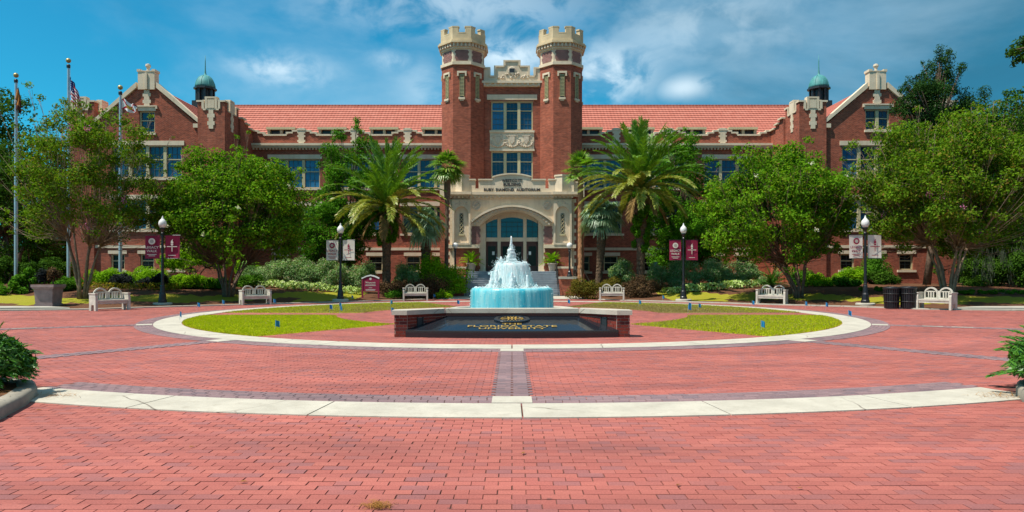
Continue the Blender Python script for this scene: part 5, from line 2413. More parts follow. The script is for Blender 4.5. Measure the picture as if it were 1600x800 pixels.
def planter():
    d = 31.6
    x = (76 - 800) / 1067 * d
    P = thing('stone_planter', 'large square mauve planter at the far left by the sidewalk', 'planter', (x, d, GH(x, d) - .02), R(4))
    m = MB()
    sq = lambda h: [(-h, -h), (h, -h), (h, h), (-h, h)]
    m.prism_xy(sq(.40), 0, .12)
    m.prism_xy(sq(.37), .121, .80, 1.12)
    m.build('body', 'planter', P)
    m = MB()
    m.prism_xy(sq(.46), .801, .88, 1.04)
    m.prism_xy(sq(.50), .881, 1.0)
    m.build('rim', 'planter', P)
    m = MB()
    m.prism_xy(sq(.42), 1.001, 1.02)
    m.build('soil', 'mulch', P)
    return x, d, GH(x, d)


PLANTER = planter()


def pot(label, x, y, z):
    P = thing('plant_pot', label, 'pot', (x, y, z), 0, 'clay pots on the landing')
    m = MB()
    m.lathe([(.22, 0), (.25, .05), (.34, .5), (.38, .52), (.38, .6), (.33, .6), (.31, .54), (.001, .54)], 20)
    m.build('body', 'terracotta', P, False)
    m = MB()
    m.lathe([(.385, .53), (.41, .56), (.385, .59)], 20)
    m.build('rim', 'terracotta', P)


pot('pale clay pot left of the entrance doors', -3.0, 50.45, FLOOR)
pot('pale clay pot right of the entrance doors', 3.0, 50.45, FLOOR)


def marker_flags():
    where = [(281, 501, 'on the ring at the far left end of the lawns'), (308, 485, 'by the far kerb, leftmost of the kerb flags'), (347, 480, 'by the kerb left of the bench under the second myrtle'),
             (427, 478, 'right next to the bench under the second myrtle'), (430, 517, 'standing in the middle of the front left lawn'), (515, 489, 'in the back left lawn, left of the pair'),
             (530, 485, 'in the back left lawn, upper one of the pair'), (531, 491, 'in the back left lawn, lower one of the pair'), (549, 470, 'just right of the off-white banner lamp'),
             (610, 480, 'on the ring behind the left end of the granite sign'), (611, 493, 'right at the left capstone of the granite sign'), (677, 468, 'right of the pale bench left of the stairs'),
             (714, 480, 'on the brick left of the fountain'), (887, 479, 'on the brick right of the fountain'), (998, 480, 'on the ring in front of the dark shrubs'),
             (1035, 471, 'just left of the maroon banner lamp right of the fountain'), (1075, 490, 'in the dry lawn, lower left of the right pair'), (1076, 485, 'in the dry lawn, upper left of the right pair'), (1091, 486, 'in the dry lawn, right of the pair'),
             (1175, 481, 'on the ring left of the grey right bench'), (1189, 518, 'standing in the middle of the front right lawn'), (1258, 483, 'on the far kerb right of the grey bench'),
             (1290, 485, 'on the far kerb left of the bins'), (1325, 498, 'on the ring at the far right end of the lawns')]
    for k, (px, py, lab) in enumerate(where):
        d = EYE * 1067 / (py - 427)
        x = (px - 800) / 1067 * d
        h = .30 if d < 26 else .34
        Fg = thing('marker_flag', 'small blue marker flag ' + lab, 'marker flag', (x, d, .01), R((k * 53) % 60 - 30), 'blue marker flags')
        m = MB()
        m.tube([(0, 0, -.02), (.01, 0, h)], .006, 5)
        m.build('wire', 'alu', Fg)
        m = MB()
        w = .05
        n = 5
        vs = []
        for i in range(n + 1):
            u = i / n
            for v in (0, 1):
                vs.append((.01 + u * w * 2.2, .03 * math.sin(u * 5 + k), h - .17 + v * .17 - .05 * u))
        m.add(vs, [(2 * i, 2 * i + 2, 2 * i + 3, 2 * i + 1) for i in range(n)])
        m.build('pennant', 'bluecloth', Fg)


marker_flags()


def statue():
    d = 46.5
    x = (1025 - 800) / 1067 * d
    S = thing('statue', 'pale blue-grey statue standing behind the right hedge', 'statue', (x, d, GH(x, d) - .05))
    m = MB()
    m.box(-.4, .4, -.35, .35, 0, .25)
    m.build('pedestal', 'conc_grey', S)
    me = bpy.data.meshes.new('figure')
    J = [(0, 0, .98), (0, .02, 1.2), (0, .03, 1.42), (0, .02, 1.55), (0, -.01, 1.68), (0, -.01, 1.78),
         (-.20, .03, 1.42), (-.30, -.02, 1.15), (-.22, -.16, .98), (.20, .03, 1.42), (.30, -.02, 1.15), (.22, -.16, .98),
         (-.11, 0, .90), (-.12, -.03, .55), (-.12, 0, .27), (.11, 0, .90), (.13, -.02, .55), (.13, .02, .27), (-.12, -.12, .26), (.13, -.1, .26)]
    E = [(0, 1), (1, 2), (2, 3), (3, 4), (4, 5), (2, 6), (6, 7), (7, 8), (2, 9), (9, 10), (10, 11), (0, 12), (12, 13), (13, 14), (0, 15), (15, 16), (16, 17), (14, 18), (17, 19)]
    Rd = [.15, .14, .16, .06, .10, .07, .085, .065, .045, .085, .065, .045, .095, .07, .055, .095, .07, .055, .045, .045]
    me.from_pydata(J, E, [])
    o = link('figure', me, S)
    md = o.modifiers.new('skin', 'SKIN')
    for i, v in enumerate(me.skin_vertices[0].data):
        v.radius = (Rd[i], Rd[i])
    me.skin_vertices[0].data[0].use_root = True
    sb = o.modifiers.new('sub', 'SUBSURF')
    sb.levels = sb.render_levels = 2
    me.materials.append(solid('patinated_bronze', (.20, .33, .40), .5))


statue()


# ------------------------------------------------------------------ trees
def crown_blobs(rng, c, rad, n, br, hollow=.55, flat=0.75, low=-1.0):
    """clumps spread near the outside of an uneven crown"""
    out = []
    ph = rng.uniform(0, 6.28, 6)
    while len(out) < n:
        d = unit(rng.normal(size=3))
        if d[2] < low:
            continue
        az = math.atan2(d[1], d[0])
        k = 1 + .13 * math.sin(2 * az + ph[0]) + .10 * math.sin(3 * az + ph[1] + 2 * d[2]) + .09 * math.sin(5 * az + ph[2] + 3 * d[2])
        q = (hollow + (1 - hollow) * rng.uniform(0, 1) ** .6) * k
        r = br * rng.uniform(.65, 1.35)
        out.append((c[0] + d[0] * rad[0] * q, c[1] + d[1] * rad[1] * q, c[2] + d[2] * rad[2] * q, r * 1.1, r * 1.1, r * flat))
    return out


def tree(name, label, px, d, crown, nblob, br, nleaf, L, W, lmat, bark, stems, fork, r0, seed, group=None, flowers=None, twigs=True, extra=None, lean=0.0, flat=.75, low=-.75, hollow=.5, shell=.45, up=.45):
    """crown: (px centre, py centre, half width px, half height px, depth radius m)"""
    rng = np.random.default_rng(seed)
    x = (px - 800) / 1067 * d
    z = GH(x, d)
    Tn = thing(name, label, 'tree', (x, d, z - .03), 0, group)
    k = d / 1067
    c = np.array([(crown[0] - 800) * k - x, crown[4], EYE + (427 - crown[1]) * k - z])
    rad = (crown[2] * k, crown[5] if len(crown) > 5 else crown[2] * k * .8, crown[3] * k)
    blobs = crown_blobs(rng, c, rad, nblob, br, hollow, flat, low)
    for b in crown_blobs(rng, c, (rad[0] * 1.13, rad[1] * 1.13, rad[2] * 1.12), int(nblob * .4), br * .36, .93, flat, low):
        blobs.append(b)
    if extra:
        for (ex, ey, er) in extra:
            blobs.append(((ex - 800) * k - x, rng.uniform(-.8, .8), EYE + (427 - ey) * k - z, er, er, er * flat))
    V, P = cloud(rng, blobs, nleaf, L, W, up, shell)
    link('crown', quads('crown', V, lmat), Tn)
    # trunk: several stems that fork and reach into the clumps
    m = MB()
    heads = []
    for s in range(stems):
        a = 2 * PI * s / stems + rng.uniform(-.4, .4)
        sp = (.05 + .12 * (stems > 1)) * rng.uniform(.6, 1.3)
        top = np.array([c[0] * .35 + math.cos(a) * rad[0] * .22 * (stems > 1) + lean, c[1] * .4 + math.sin(a) * rad[1] * .22 * (stems > 1), fork * rng.uniform(.9, 1.15)])
        b0 = np.array([math.cos(a) * sp, math.sin(a) * sp, -.05])
        pts, rr = [], []
        for q in range(6):
            u = q / 5
            p = b0 + (top - b0) * np.array([u ** 1.5, u ** 1.5, u]) + rng.normal(0, .025, 3) * (0 < q < 5)
            pts.append(tuple(p))
            rr.append(r0 * (1.25 if q == 0 else 1 - .5 * u))
        m.tube(pts, rr, 8)
        heads.append((np.array(pts[-1]), rr[-1]))
    for b in blobs:
        bc = np.array(b[:3])
        h, hr = min(heads, key=lambda q: np.linalg.norm((q[0] - bc)[:2]) + rng.uniform(0, .6))
        mid = h + (bc - h) * .5 + np.array([0, 0, -.10 * np.linalg.norm(bc - h)]) + rng.normal(0, .12, 3)
        r1 = hr * rng.uniform(.32, .6)
        m.tube([tuple(h - (bc - h) * .03), tuple(h + (mid - h) * .5 + rng.normal(0, .05, 3)), tuple(mid), tuple(bc)], [r1, r1 * .8, r1 * .55, r1 * .2], 5)
        if twigs:
            for _ in range(3):
                e = bc + unit(rng.normal(size=3)) * b[3] * .9
                m.tube([tuple(bc - (bc - mid) * .25), tuple(e)], [r1 * .22, .006], 4)
    m.build('trunk', bark, Tn, True)
    if flowers:
        for fm, nf, fs in flowers:
            idx = rng.choice(len(blobs), nf)
            Q = []
            for i in idx:
                b = blobs[i]
                dd = unit(rng.normal(size=3) + np.array([0, -.7, .5]))
                cpt = np.array(b[:3]) + dd * np.array(b[3:6]) * 1.02
                P = cpt + rng.normal(0, fs, (26, 3))
                Q.append(leaf_quads(rng, P, unit(rng.normal(size=(26, 3))), .075, .06))
            link('blossom', quads('blossom', np.concatenate(Q), fm), Tn)
    return Tn, blobs


tree('crape_myrtle', 'tall airy crape myrtle at far left, in front of the flagpoles', 130, 34.5, (132, 280, 120, 115, .2, 3.2), 180, .52, 33000, .15, .08, 'myrtle2', 'bark_pale', 7, 2.9, .075, 1,
     'crape myrtles', [('blossom_pink', 12, .09)], extra=[(85, 190, .35), (155, 172, .38), (118, 165, .35), (60, 200, .4), (180, 185, .35), (30, 240, .4), (212, 228, .4), (235, 250, .4)], hollow=.35, shell=.6)
tree('crape_myrtle', 'dense rounded crape myrtle with pale blossoms, left of the palm', 357, 37.8, (366, 328, 108, 86, 0, 3.3), 210, .66, 44000, .18, .105, 'myrtle', 'bark', 8, 1.9, .085, 2, 'crape myrtles', [('blossom_white', 14, .05)], low=-.85)
tree('crape_myrtle', 'dense bright crape myrtle behind the grey right bench', 1248, 37.4, (1212, 325, 110, 88, 0, 3.3), 210, .66, 44000, .18, .105, 'myrtle', 'bark', 8, 1.9, .085, 3, 'crape myrtles', [('blossom_white', 12, .05), ('blossom_pink', 2, .06)], low=-.85)
tree('crape_myrtle', 'broad crape myrtle with pink blossoms at far right, over the white bench', 1482, 34.6, (1482, 296, 135, 104, .2, 3.8), 300, .68, 76000, .16, .09, 'myrtle2', 'bark_pale', 7, 2.5, .085, 4,
     'crape myrtles', [('blossom_pink', 16, .07)], extra=[(1500, 182, .5), (1545, 172, .55), (1575, 190, .5), (1590, 220, .5), (1335, 265, .5), (1350, 300, .5), (1350, 360, .5), (1560, 380, .5), (1410, 385, .45), (1530, 395, .5)], hollow=.35, low=-.8)
tree('evergreen_tree', 'upright dark green tree behind the left date palm', 546, 49.5, (546, 305, 46, 100, 0, 2.0), 90, .62, 26000, .17, .10, 'holly', 'bark', 1, 3.0, .16, 5, 'evergreens against the wings', extra=[(560, 200, .4), (535, 215, .4), (556, 185, .3)], low=-1)
tree('evergreen_tree', 'upright dark green tree behind the right date palm', 1062, 49.5, (1062, 315, 50, 100, 0, 2.1), 95, .64, 27000, .17, .10, 'holly', 'bark', 1, 3.0, .16, 6, 'evergreens against the wings', extra=[(1050, 215, .4), (1040, 205, .4)], low=-1)
tree('evergreen_tree', 'dark broadleaf tree beside the left palm, low against the brick wall', 510, 48.0, (512, 365, 42, 48, 0, 2.0), 60, .62, 17000, .17, .10, 'holly', 'bark', 1, 1.6, .14, 7, 'evergreens against the wings', low=-1)
tree('evergreen_tree', 'dark broadleaf tree beside the right palm, low against the brick wall', 1085, 48.0, (1082, 370, 46, 46, 0, 2.0), 60, .62, 17000, .17, .10, 'holly', 'bark', 1, 1.6, .14, 8, 'evergreens against the wings', low=-1)
tree('small_tree', 'small leaning ornamental tree between the left banner lamp and the second myrtle', 293, 41.5, (305, 408, 48, 26, 0, 1.6), 50, .38, 10000, .12, .07, 'lime', 'bark', 3, 1.0, .06, 9, None, lean=.5, low=-.6)
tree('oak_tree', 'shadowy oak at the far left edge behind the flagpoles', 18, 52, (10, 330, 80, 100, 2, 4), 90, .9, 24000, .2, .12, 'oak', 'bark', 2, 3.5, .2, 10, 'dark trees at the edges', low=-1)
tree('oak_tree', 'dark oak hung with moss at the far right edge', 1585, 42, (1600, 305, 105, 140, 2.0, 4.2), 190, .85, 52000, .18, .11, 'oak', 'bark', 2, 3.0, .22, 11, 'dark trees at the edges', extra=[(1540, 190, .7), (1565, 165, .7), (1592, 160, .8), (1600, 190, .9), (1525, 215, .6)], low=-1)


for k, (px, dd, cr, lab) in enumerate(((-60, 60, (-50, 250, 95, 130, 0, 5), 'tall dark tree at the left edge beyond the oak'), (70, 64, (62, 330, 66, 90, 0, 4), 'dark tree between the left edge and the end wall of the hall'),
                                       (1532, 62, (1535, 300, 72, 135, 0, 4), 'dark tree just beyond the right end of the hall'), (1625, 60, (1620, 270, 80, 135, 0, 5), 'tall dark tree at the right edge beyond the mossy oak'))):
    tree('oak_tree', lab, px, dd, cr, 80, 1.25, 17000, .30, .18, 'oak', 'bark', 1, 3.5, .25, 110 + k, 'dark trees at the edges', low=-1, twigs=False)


def moss(label, px, py0, d, n, spread, seed):
    """strands of moss that hang from the oak's limbs"""
    rng = np.random.default_rng(seed)
    x0, y0, z0 = at(px, py0, d)
    Q = []
    for k in range(n):
        cx, cy = x0 + rng.normal(0, spread), y0 + rng.normal(0, .5)
        zt = z0 + rng.normal(0, .5)
        l = rng.uniform(.8, 2.2)
        m_ = 30
        u = rng.uniform(0, 1, m_)
        P = np.stack([cx + rng.normal(0, .09, m_) * (1 - .5 * u), cy + rng.normal(0, .09, m_), zt - u * l], -1)
        N = unit(np.stack([rng.normal(size=m_), rng.normal(size=m_), rng.normal(size=m_) * .15], -1))
        t = np.tile(np.array([[0, 0, 1.0]]), (m_, 1)) + rng.normal(0, .12, (m_, 3))
        b = unit(np.cross(N, t))
        V = np.empty((m_, 4, 3))
        V[:, 0], V[:, 1], V[:, 2], V[:, 3] = P - t * .16, P + b * .013, P + t * .16, P - b * .013
        Q.append(V)
    o = link('hanging_moss', quads('hanging_moss', np.concatenate(Q), 'moss'))
    tag(o, label, 'moss', kind=None)


moss('grey-green moss trailing from the far right oak', 1560, 395, 40, 60, 1.6, 50)


def juniper():
    d = 45.0
    rng = np.random.default_rng(61)
    x = (1448 - 800) / 1067 * d
    z = GH(x, d)
    Tn = thing('cedar_tree', 'ragged dark cedar rising above the right gable', 'tree', (x, d, z))
    k = d / 1067
    sprays = [(1470, 105, 20), (1458, 135, 24), (1478, 140, 16), (1440, 150, 22), (1425, 160, 18), (1415, 145, 12), (1450, 180, 24), (1470, 175, 20), (1490, 165, 18), (1505, 180, 16), (1422, 130, 9), (1412, 205, 22), (1425, 235, 22),
              (1500, 205, 20), (1520, 195, 11), (1483, 120, 14), (1435, 120, 8), (1468, 92, 10), (1545, 200, 9), (1580, 195, 12), (1450, 215, 26), (1480, 215, 24), (1412, 172, 9)]
    blobs = []
    for a, b, r in sprays:
        for _ in range(8):
            rr = r * k * rng.uniform(.42, .80)
            blobs.append(((a + rng.normal(0, r * .4) - 800) * k - x, rng.normal(0, .8), EYE + (427 - b + rng.normal(0, r * .4)) * k - z, rr, rr, rr * 1.1))
    V, P = cloud(rng, blobs, 34000, .17, .06, .3, .5)
    link('crown', quads('crown', V, 'juniper'), Tn)
    m = MB()
    top = np.array([(1468 - 800) * k - x, 0, EYE + (427 - 105) * k - z])
    tr = [np.array([0, 0, 0]) + (top - 0) * u + np.array([.3 * math.sin(4 * u), 0, 0]) * (1 - u) for u in np.linspace(0, 1, 8)]
    m.tube([tuple(p) for p in tr], [.25 - .21 * u for u in np.linspace(0, 1, 8)], 8)
    for b in blobs[::2]:
        h = tr[int(np.clip((b[2] / top[2]) * 7 - 1, 0, 6))]
        m.tube([tuple(h), tuple((h + np.array(b[:3])) / 2 + np.array([0, 0, -.15])), b[:3]], [.06, .04, .015], 5)
    m.build('trunk', 'bark', Tn, True)


juniper()


def overhang():
    """oak that stands outside the frame at the right; one limb reaches in"""
    d = 13.5
    rng = np.random.default_rng(71)
    x = 15.6
    Tn = thing('overhanging_oak', 'oak branch tip with dark leaves at the top right corner', 'tree', (x, d, 0))
    tip = np.array(at(1592, 80, d)) - np.array([x, d, 0])
    blobs = []
    for a, b, r in ((1598, 68, .17), (1588, 78, .15), (1580, 84, .11), (1594, 92, .14), (1604, 84, .2), (1615, 70, .25), (1586, 100, .06), (1574, 82, .06), (1604, 62, .14), (1630, 75, .3), (1650, 60, .35)):
        p = np.array(at(a, b, d)) - np.array([x, d, 0])
        blobs.append((p[0], p[1] + rng.normal(0, .1), p[2], r, r * 1.2, r * .85))
    up = crown_blobs(rng, np.array([1.2, 0, 8.2]), (2.6, 2.6, 1.6), 26, .55)
    V, _ = cloud(rng, blobs, 1500, .085, .04, .4, .6)
    V2, _ = cloud(rng, up, 3500, .09, .05, .4, .5)
    link('crown', quads('crown', np.concatenate([V, V2]), 'oak'), Tn)
    m = MB()
    m.tube([(0, 0, -.1), (.05, 0, 1.5), (.1, 0, 3.5), (.3, 0, 5.2), (.9, 0, 7.0)], [.4, .3, .27, .22, .12], 10)
    m.tube([(.2, 0, 4.8), (-1.6, 0, 5.6), (-3.4, 0, 6.1), (tip[0] + .9, 0, 6.25), (tip[0] + .1, 0, tip[2])], [.12, .09, .06, .035, .01], 6)
    for b in blobs:
        m.tube([(tip[0] + .9, 0, 6.25), b[:3]], [.02, .005], 4)
    for b in up[::2]:
        m.tube([(.8, 0, 6.4), b[:3]], [.06, .02], 5)
    m.build('trunk', 'bark', Tn, True)


overhang()


# ------------------------------------------------------------------ palms
def pinnate(name, elev, L, droop, pairs, ll, lw, mat, seed, rach=.03, vee=.5, start=.10):
    """feather frond that leaves the origin towards +x at the given elevation"""
    rng = np.random.default_rng(seed)
    n = 26
    s = np.linspace(0, 1, n)
    ang = elev - droop * s ** 1.6
    dx, dz = np.cos(ang) * L / (n - 1), np.sin(ang) * L / (n - 1)
    x = np.concatenate([[0], np.cumsum(dx[:-1])])
    z = np.concatenate([[0], np.cumsum(dz[:-1])])
    Q = []
    for k in range(pairs):
        u = start + (1 - start) * (k + .5) / pairs
        i = u * (n - 1)
        px, pz = np.interp(i, np.arange(n), x), np.interp(i, np.arange(n), z)
        a = np.interp(i, np.arange(n), ang)
        fw = np.array([math.cos(a), 0, math.sin(a)])
        upv = np.array([-math.sin(a), 0, math.cos(a)])
        le = ll * math.sin(PI * (.12 + .80 * (u - start) / (1 - start))) ** .6
        for sd in (-1, 1):
            side = np.array([0, sd, 0])
            dr = unit(side * .66 + fw * (.66 + .40 * u) + upv * (vee * (1 - .5 * u)) + rng.normal(0, .09, 3))
            l = le * rng.uniform(.85, 1.12)
            p0 = np.array([px, 0, pz])
            p1 = p0 + dr * l * .55
            p2 = p0 + dr * l + np.array([0, 0, -.16 * l])
            w = unit(np.cross(dr, upv + rng.normal(0, .4, 3))) * lw
            Q.append([p0 - w * .4, p0 + w * .4, p1 + w, p1 - w])
            Q.append([p1 - w, p1 + w, p2 + w * .12, p2 - w * .12])
    t = np.stack([x, np.zeros(n), z], -1)
    for i in range(0, n - 1, 1):
        r = rach * (1 - .8 * s[i])
        r2 = rach * (1 - .8 * s[i + 1])
        for (a, b) in (((0, 1, 0), (0, -1, 0)), ((0, 0, 1), (0, 0, -1))):
            a, b = np.array(a), np.array(b)
            Q.append([t[i] + a * r, t[i] + b * r, t[i + 1] + b * r2, t[i + 1] + a * r2])
    return quads(name, np.array(Q), mat)


def fan(name, elev, Lp, rad, nseg, mat, seed, droop=.35, spread=250):
    """fan frond: stalk and pleated blade"""
    rng = np.random.default_rng(seed)
    d = np.array([math.cos(elev), 0, math.sin(elev)])
    e2 = elev - .5
    bd = np.array([math.cos(e2), 0, math.sin(e2)])
    bn = np.array([-math.sin(e2), 0, math.cos(e2)])
    sd = np.array([0, 1.0, 0])
    Q = []
    hub = d * Lp
    for a, b in ((np.array([0, 1, 0]), np.array([0, -1, 0])), (np.array([0, 0, 1]), np.array([0, 0, -1]))):
        Q.append([a * .018, b * .018, hub + b * .01, hub + a * .01])
    for k in range(nseg):
        th = R(-spread / 2 + spread * (k + .5) / nseg)
        r = rad * (1 - .22 * abs(th) / PI) * rng.uniform(.9, 1.08)
        dr = unit(bd * math.cos(th) + sd * math.sin(th) + bn * .22 + rng.normal(0, .05, 3))
        w = unit(np.cross(dr, bn)) * r * .055
        p1 = hub + dr * r * .6
        p2 = hub + dr * r + np.array([0, 0, -droop * r * .5])
        Q.append([hub, hub + dr * r * .3 + w, p1, hub + dr * r * .3 - w])
        Q.append([hub + dr * r * .25 - w * .9, hub + dr * r * .25 + w * .9, p1 + w * .8, p1 - w * .8])
        Q.append([p1 - w * .8, p1 + w * .8, p2 + w * .1, p2 - w * .1])
    return quads(name, np.array(Q), mat)


def palm(name, label, px, base_d, heart_py, fronds, trunk, bark, seed, group, count, tilt=0.0, cat='palm', top_px=None, squash=1.0):
    """fronds: list of (mesh, share); trunk: list of (u, radius)"""
    rng = np.random.default_rng(seed)
    d = base_d
    x = (px - 800) / 1067 * d
    z = GH(x, d)
    P = thing(name, label, cat, (x, d, z - .05), 0, group)
    h = EYE + (427 - heart_py) / 1067 * d - z
    tx = ((top_px or px) - px) / 1067 * d
    m = MB()
    n = 46
    sides = 12
    for i in range(n + 1):
        u = i / n
        r = np.interp(u, [q[0] for q in trunk], [q[1] for q in trunk])
        for k in range(sides):
            a = 2 * PI * k / sides + (i % 2) * PI / sides
            boot = 1 + .16 * rng.uniform(-.4, 1) * (i % 2)
            m.v.append((tx * u + .12 * math.sin(2.5 * u) * tx + r * boot * math.cos(a), r * boot * math.sin(a), u * h))
    for i in range(n):
        for k in range(sides):
            m.f.append((i * sides + k, i * sides + (k + 1) % sides, (i + 1) * sides + (k + 1) % sides, (i + 1) * sides + k))
            m.mi.append(0)
    m.f.append(tuple(n * sides + k for k in range(sides)))
    m.mi.append(0)
    m.build('trunk', bark, P)
    tot = sum(q[1] for q in fronds)
    ga = 2.39996
    i = 0
    for me, share in fronds:
        for _ in range(max(1, int(round(count * share / tot)))):
            sc = rng.uniform(.86, 1.1)
            o = link('frond', me, P, (tx * 1.0 + .12 * math.sin(2.5) * tx, 0, h - .05 + rng.uniform(-.15, .12)), (rng.normal(0, .07), rng.normal(0, .07), i * ga + rng.uniform(-.25, .25)))
            o.scale = (sc, sc, sc * squash)
            i += 1
    return P, (x, d, z, h)


def date_fronds(L, seed):
    mk = lambda k, e, dr, mat, f=1.0: pinnate('frond', R(e), L * f, dr, 74, .54, .030, mat, seed + k, .034, .35)
    return [(mk(0, 87, .12, 'palm', .95), 7), (mk(1, 77, .35, 'palm'), 9), (mk(2, 65, .62, 'palm'), 11), (mk(3, 52, .85, 'palm'), 12), (mk(4, 38, 1.0, 'palm'), 12),
            (mk(5, 24, 1.1, 'palm_old'), 11), (mk(6, 10, 1.1, 'palm_old', .97), 9), (mk(7, -8, .9, 'palm_old', .88), 7), (mk(8, -40, .6, 'palm_dead', .62), 4)]


DT = [(0, .30), (.05, .27), (.45, .26), (.58, .30), (.68, .44), (.85, .50), (.95, .46), (1, .25)]
DF = date_fronds(4.35, 300)
pl, (qx, qd, qz, qh) = palm('date_palm', 'large date palm left of the stairs', 604, 43.5, 322, DF, DT, 'palmbark', 40, 'date palms flanking the stairs', 82)
pr, (rx, rd, rz_, rh) = palm('date_palm', 'large date palm right of the stairs, taller of the two', 1001, 43.5, 292, DF, DT, 'palmbark', 41, 'date palms flanking the stairs', 88)


def skirt(parent, h, z0, z1, r, n, seed, mat='green'):
    """ferns that grow among the old leaf bases"""
    rng = np.random.default_rng(seed)
    blobs = []
    for _ in range(36):
        u = rng.uniform(0, 1)
        a = rng.uniform(0, 6.28)
        rr = r * (.6 + .5 * u)
        blobs.append((rr * math.cos(a) * .7, rr * math.sin(a) * .7, z0 + (z1 - z0) * u, .22, .22, .3))
    V, _ = cloud(rng, blobs, n, .20, .07, -.2, .5)
    link('fern_skirt', quads('fern_skirt', V, mat), parent)


skirt(pl, qh, qh * .58, qh * .98, .95, 6500, 1, 'holly')
skirt(pr, rh, rh * .42, rh * .97, .85, 7500, 2, 'holly')

fs = [fan('frond', R(e), .75, .80, 30, 'fan', 400 + k, .5) for k, e in enumerate((80, 55, 32, 10, -18, -40))]
WF = [(m_, s_) for m_, s_ in zip(fs, (3, 5, 6, 6, 6, 5))]
palm('fan_palm', 'slender fan palm with grey trunk left of the entrance', 697, 48.3, 262, WF, [(0, .17), (.1, .14), (.72, .13), (.8, .24), (.95, .22), (1, .12)], 'bark', 42, 'slender fan palms', 34, top_px=699)
fs2 = [fan('frond', R(e), .8, .85, 24, 'fan', 420 + k, .3) for k, e in enumerate((84, 62, 40, 18, -8))]
pf, (ax, ad, az_, ah) = palm('fan_palm', 'slender fan palm with reddish trunk and props right of the entrance', 907, 48.0, 268, [(m_, s_) for m_, s_ in zip(fs2, (4, 5, 5, 4, 3))], [(0, .24), (.1, .20), (.75, .17), (.85, .22), (1, .12)], 'bark_red', 43, 'slender fan palms', 21)
for k in range(3):
    a = R(-90 + 100 * (k - 1))
    m = MB()
    m.tube([(1.0 * math.cos(a), 1.0 * math.sin(a), 0), (.2 * math.cos(a), .2 * math.sin(a), 1.55)], .035, 6)
    m.build('prop', 'bark_pale', pf)
fs3 = [fan('frond', R(e), .8, .95, 30, 'fanblue', 440 + k, .9) for k, e in enumerate((78, 50, 25, 0, -28))]
BF = [(m_, s_) for m_, s_ in zip(fs3, (3, 5, 6, 6, 5))]
palm('cabbage_palm', 'short blue-green fan palm against the wall left of the entrance', 664, 47.0, 352, BF, [(0, .3), (.2, .27), (.7, .33), (1, .2)], 'palmbark', 44, 'short fan palms by the porch', 26, top_px=666)
palm('cabbage_palm', 'leaning blue-green fan palm with dark trunk right of the entrance', 934, 46.8, 338, BF, [(0, .24), (.3, .22), (.7, .32), (1, .2)], 'palmbark', 45, 'short fan palms by the porch', 32, top_px=941)

SF = [(pinnate('frond', R(e), 1.15, dr, 34, .18, .010, 'cycad', 500 + k, .012, .35), s_) for k, (e, dr, s_) in enumerate(((80, .5, 3), (58, .8, 5), (35, .9, 6), (14, .8, 6)))]
CF = [(pinnate('frond', R(e), .78, dr, 34, .16, .012, 'cycad', 520 + k, .009, .3), s_) for k, (e, dr, s_) in enumerate(((78, .5, 5), (56, .7, 7), (34, .8, 8), (12, .7, 8), (-5, .4, 5)))]
PFD = [(pinnate('frond', R(e), .95, dr, 24, .24, .014, 'lime', 540 + k, .012, .3), s_) for k, (e, dr, s_) in enumerate(((82, .5, 4), (60, .9, 6), (36, 1.0, 6), (12, .8, 4)))]


def rosette(name, label, cat, x, y, z, fr, count, seed, group=None, scale=1.0, stem=.12, squash=1.0):
    rng = np.random.default_rng(seed)
    P = thing(name, label, cat, (x, y, z), 0, group)
    m = MB()
    m.lathe([(stem, -.08), (stem * 1.1, .05), (stem * .8, .16), (stem * .3, .22)], 10)
    m.build('stem', 'palmbark', P)
    tot = sum(q[1] for q in fr)
    i = 0
    for me, share in fr:
        for _ in range(max(1, int(round(count * share / tot)))):
            sc = scale * rng.uniform(.8, 1.15)
            o = link('frond', me, P, (rng.normal(0, stem * .4), rng.normal(0, stem * .4), .12), (rng.normal(0, .1), rng.normal(0, .1), i * 2.39996 + rng.uniform(-.3, .3)))
            o.scale = (sc, sc, sc * squash)
            i += 1
    return P


d = 42.5
x = (1206 - 800) / 1067 * d
rosette('sago_palm', 'dark sago palm rosette behind the grey right bench', 'palm', x, d, GH(x, d), SF, 46, 61, scale=1.12)
x = (1240 - 800) / 1067 * 48
rosette('potted_palm', 'bright feathery palm in the left clay pot', 'palm', -3.0, 50.45, FLOOR + .5, PFD, 26, 62, 'potted palms', .95, .08)
rosette('potted_palm', 'bright feathery palm in the right clay pot', 'palm', 3.0, 50.45, FLOOR + .5, PFD, 26, 63, 'potted palms', .95, .08)
x = 924
rosette('low_palm', 'low dark green palm clump below the right globe lamp', 'palm', (922 - 800) / 1067 * 45, 45, GH(5.1, 45), SF, 26, 64, scale=.7)

# ------------------------------------------------------------------ foreground beds with cycads
def corner_bed(s):
    where = 'left' if s < 0 else 'right'
    m = MB()
    out = [(5.36, 5.3), (5.38, 6.6), (5.55, 7.35), (5.85, 8.2), (6.15, 8.85), (6.5, 9.3), (7.1, 9.55), (8.2, 9.65), (14, 9.7)]
    B = struct(m.build('planting_bed', 'mulch') if False else _bed(s, out))
    return B


def SH(s):
    return .38 if s > 0 else 0.0


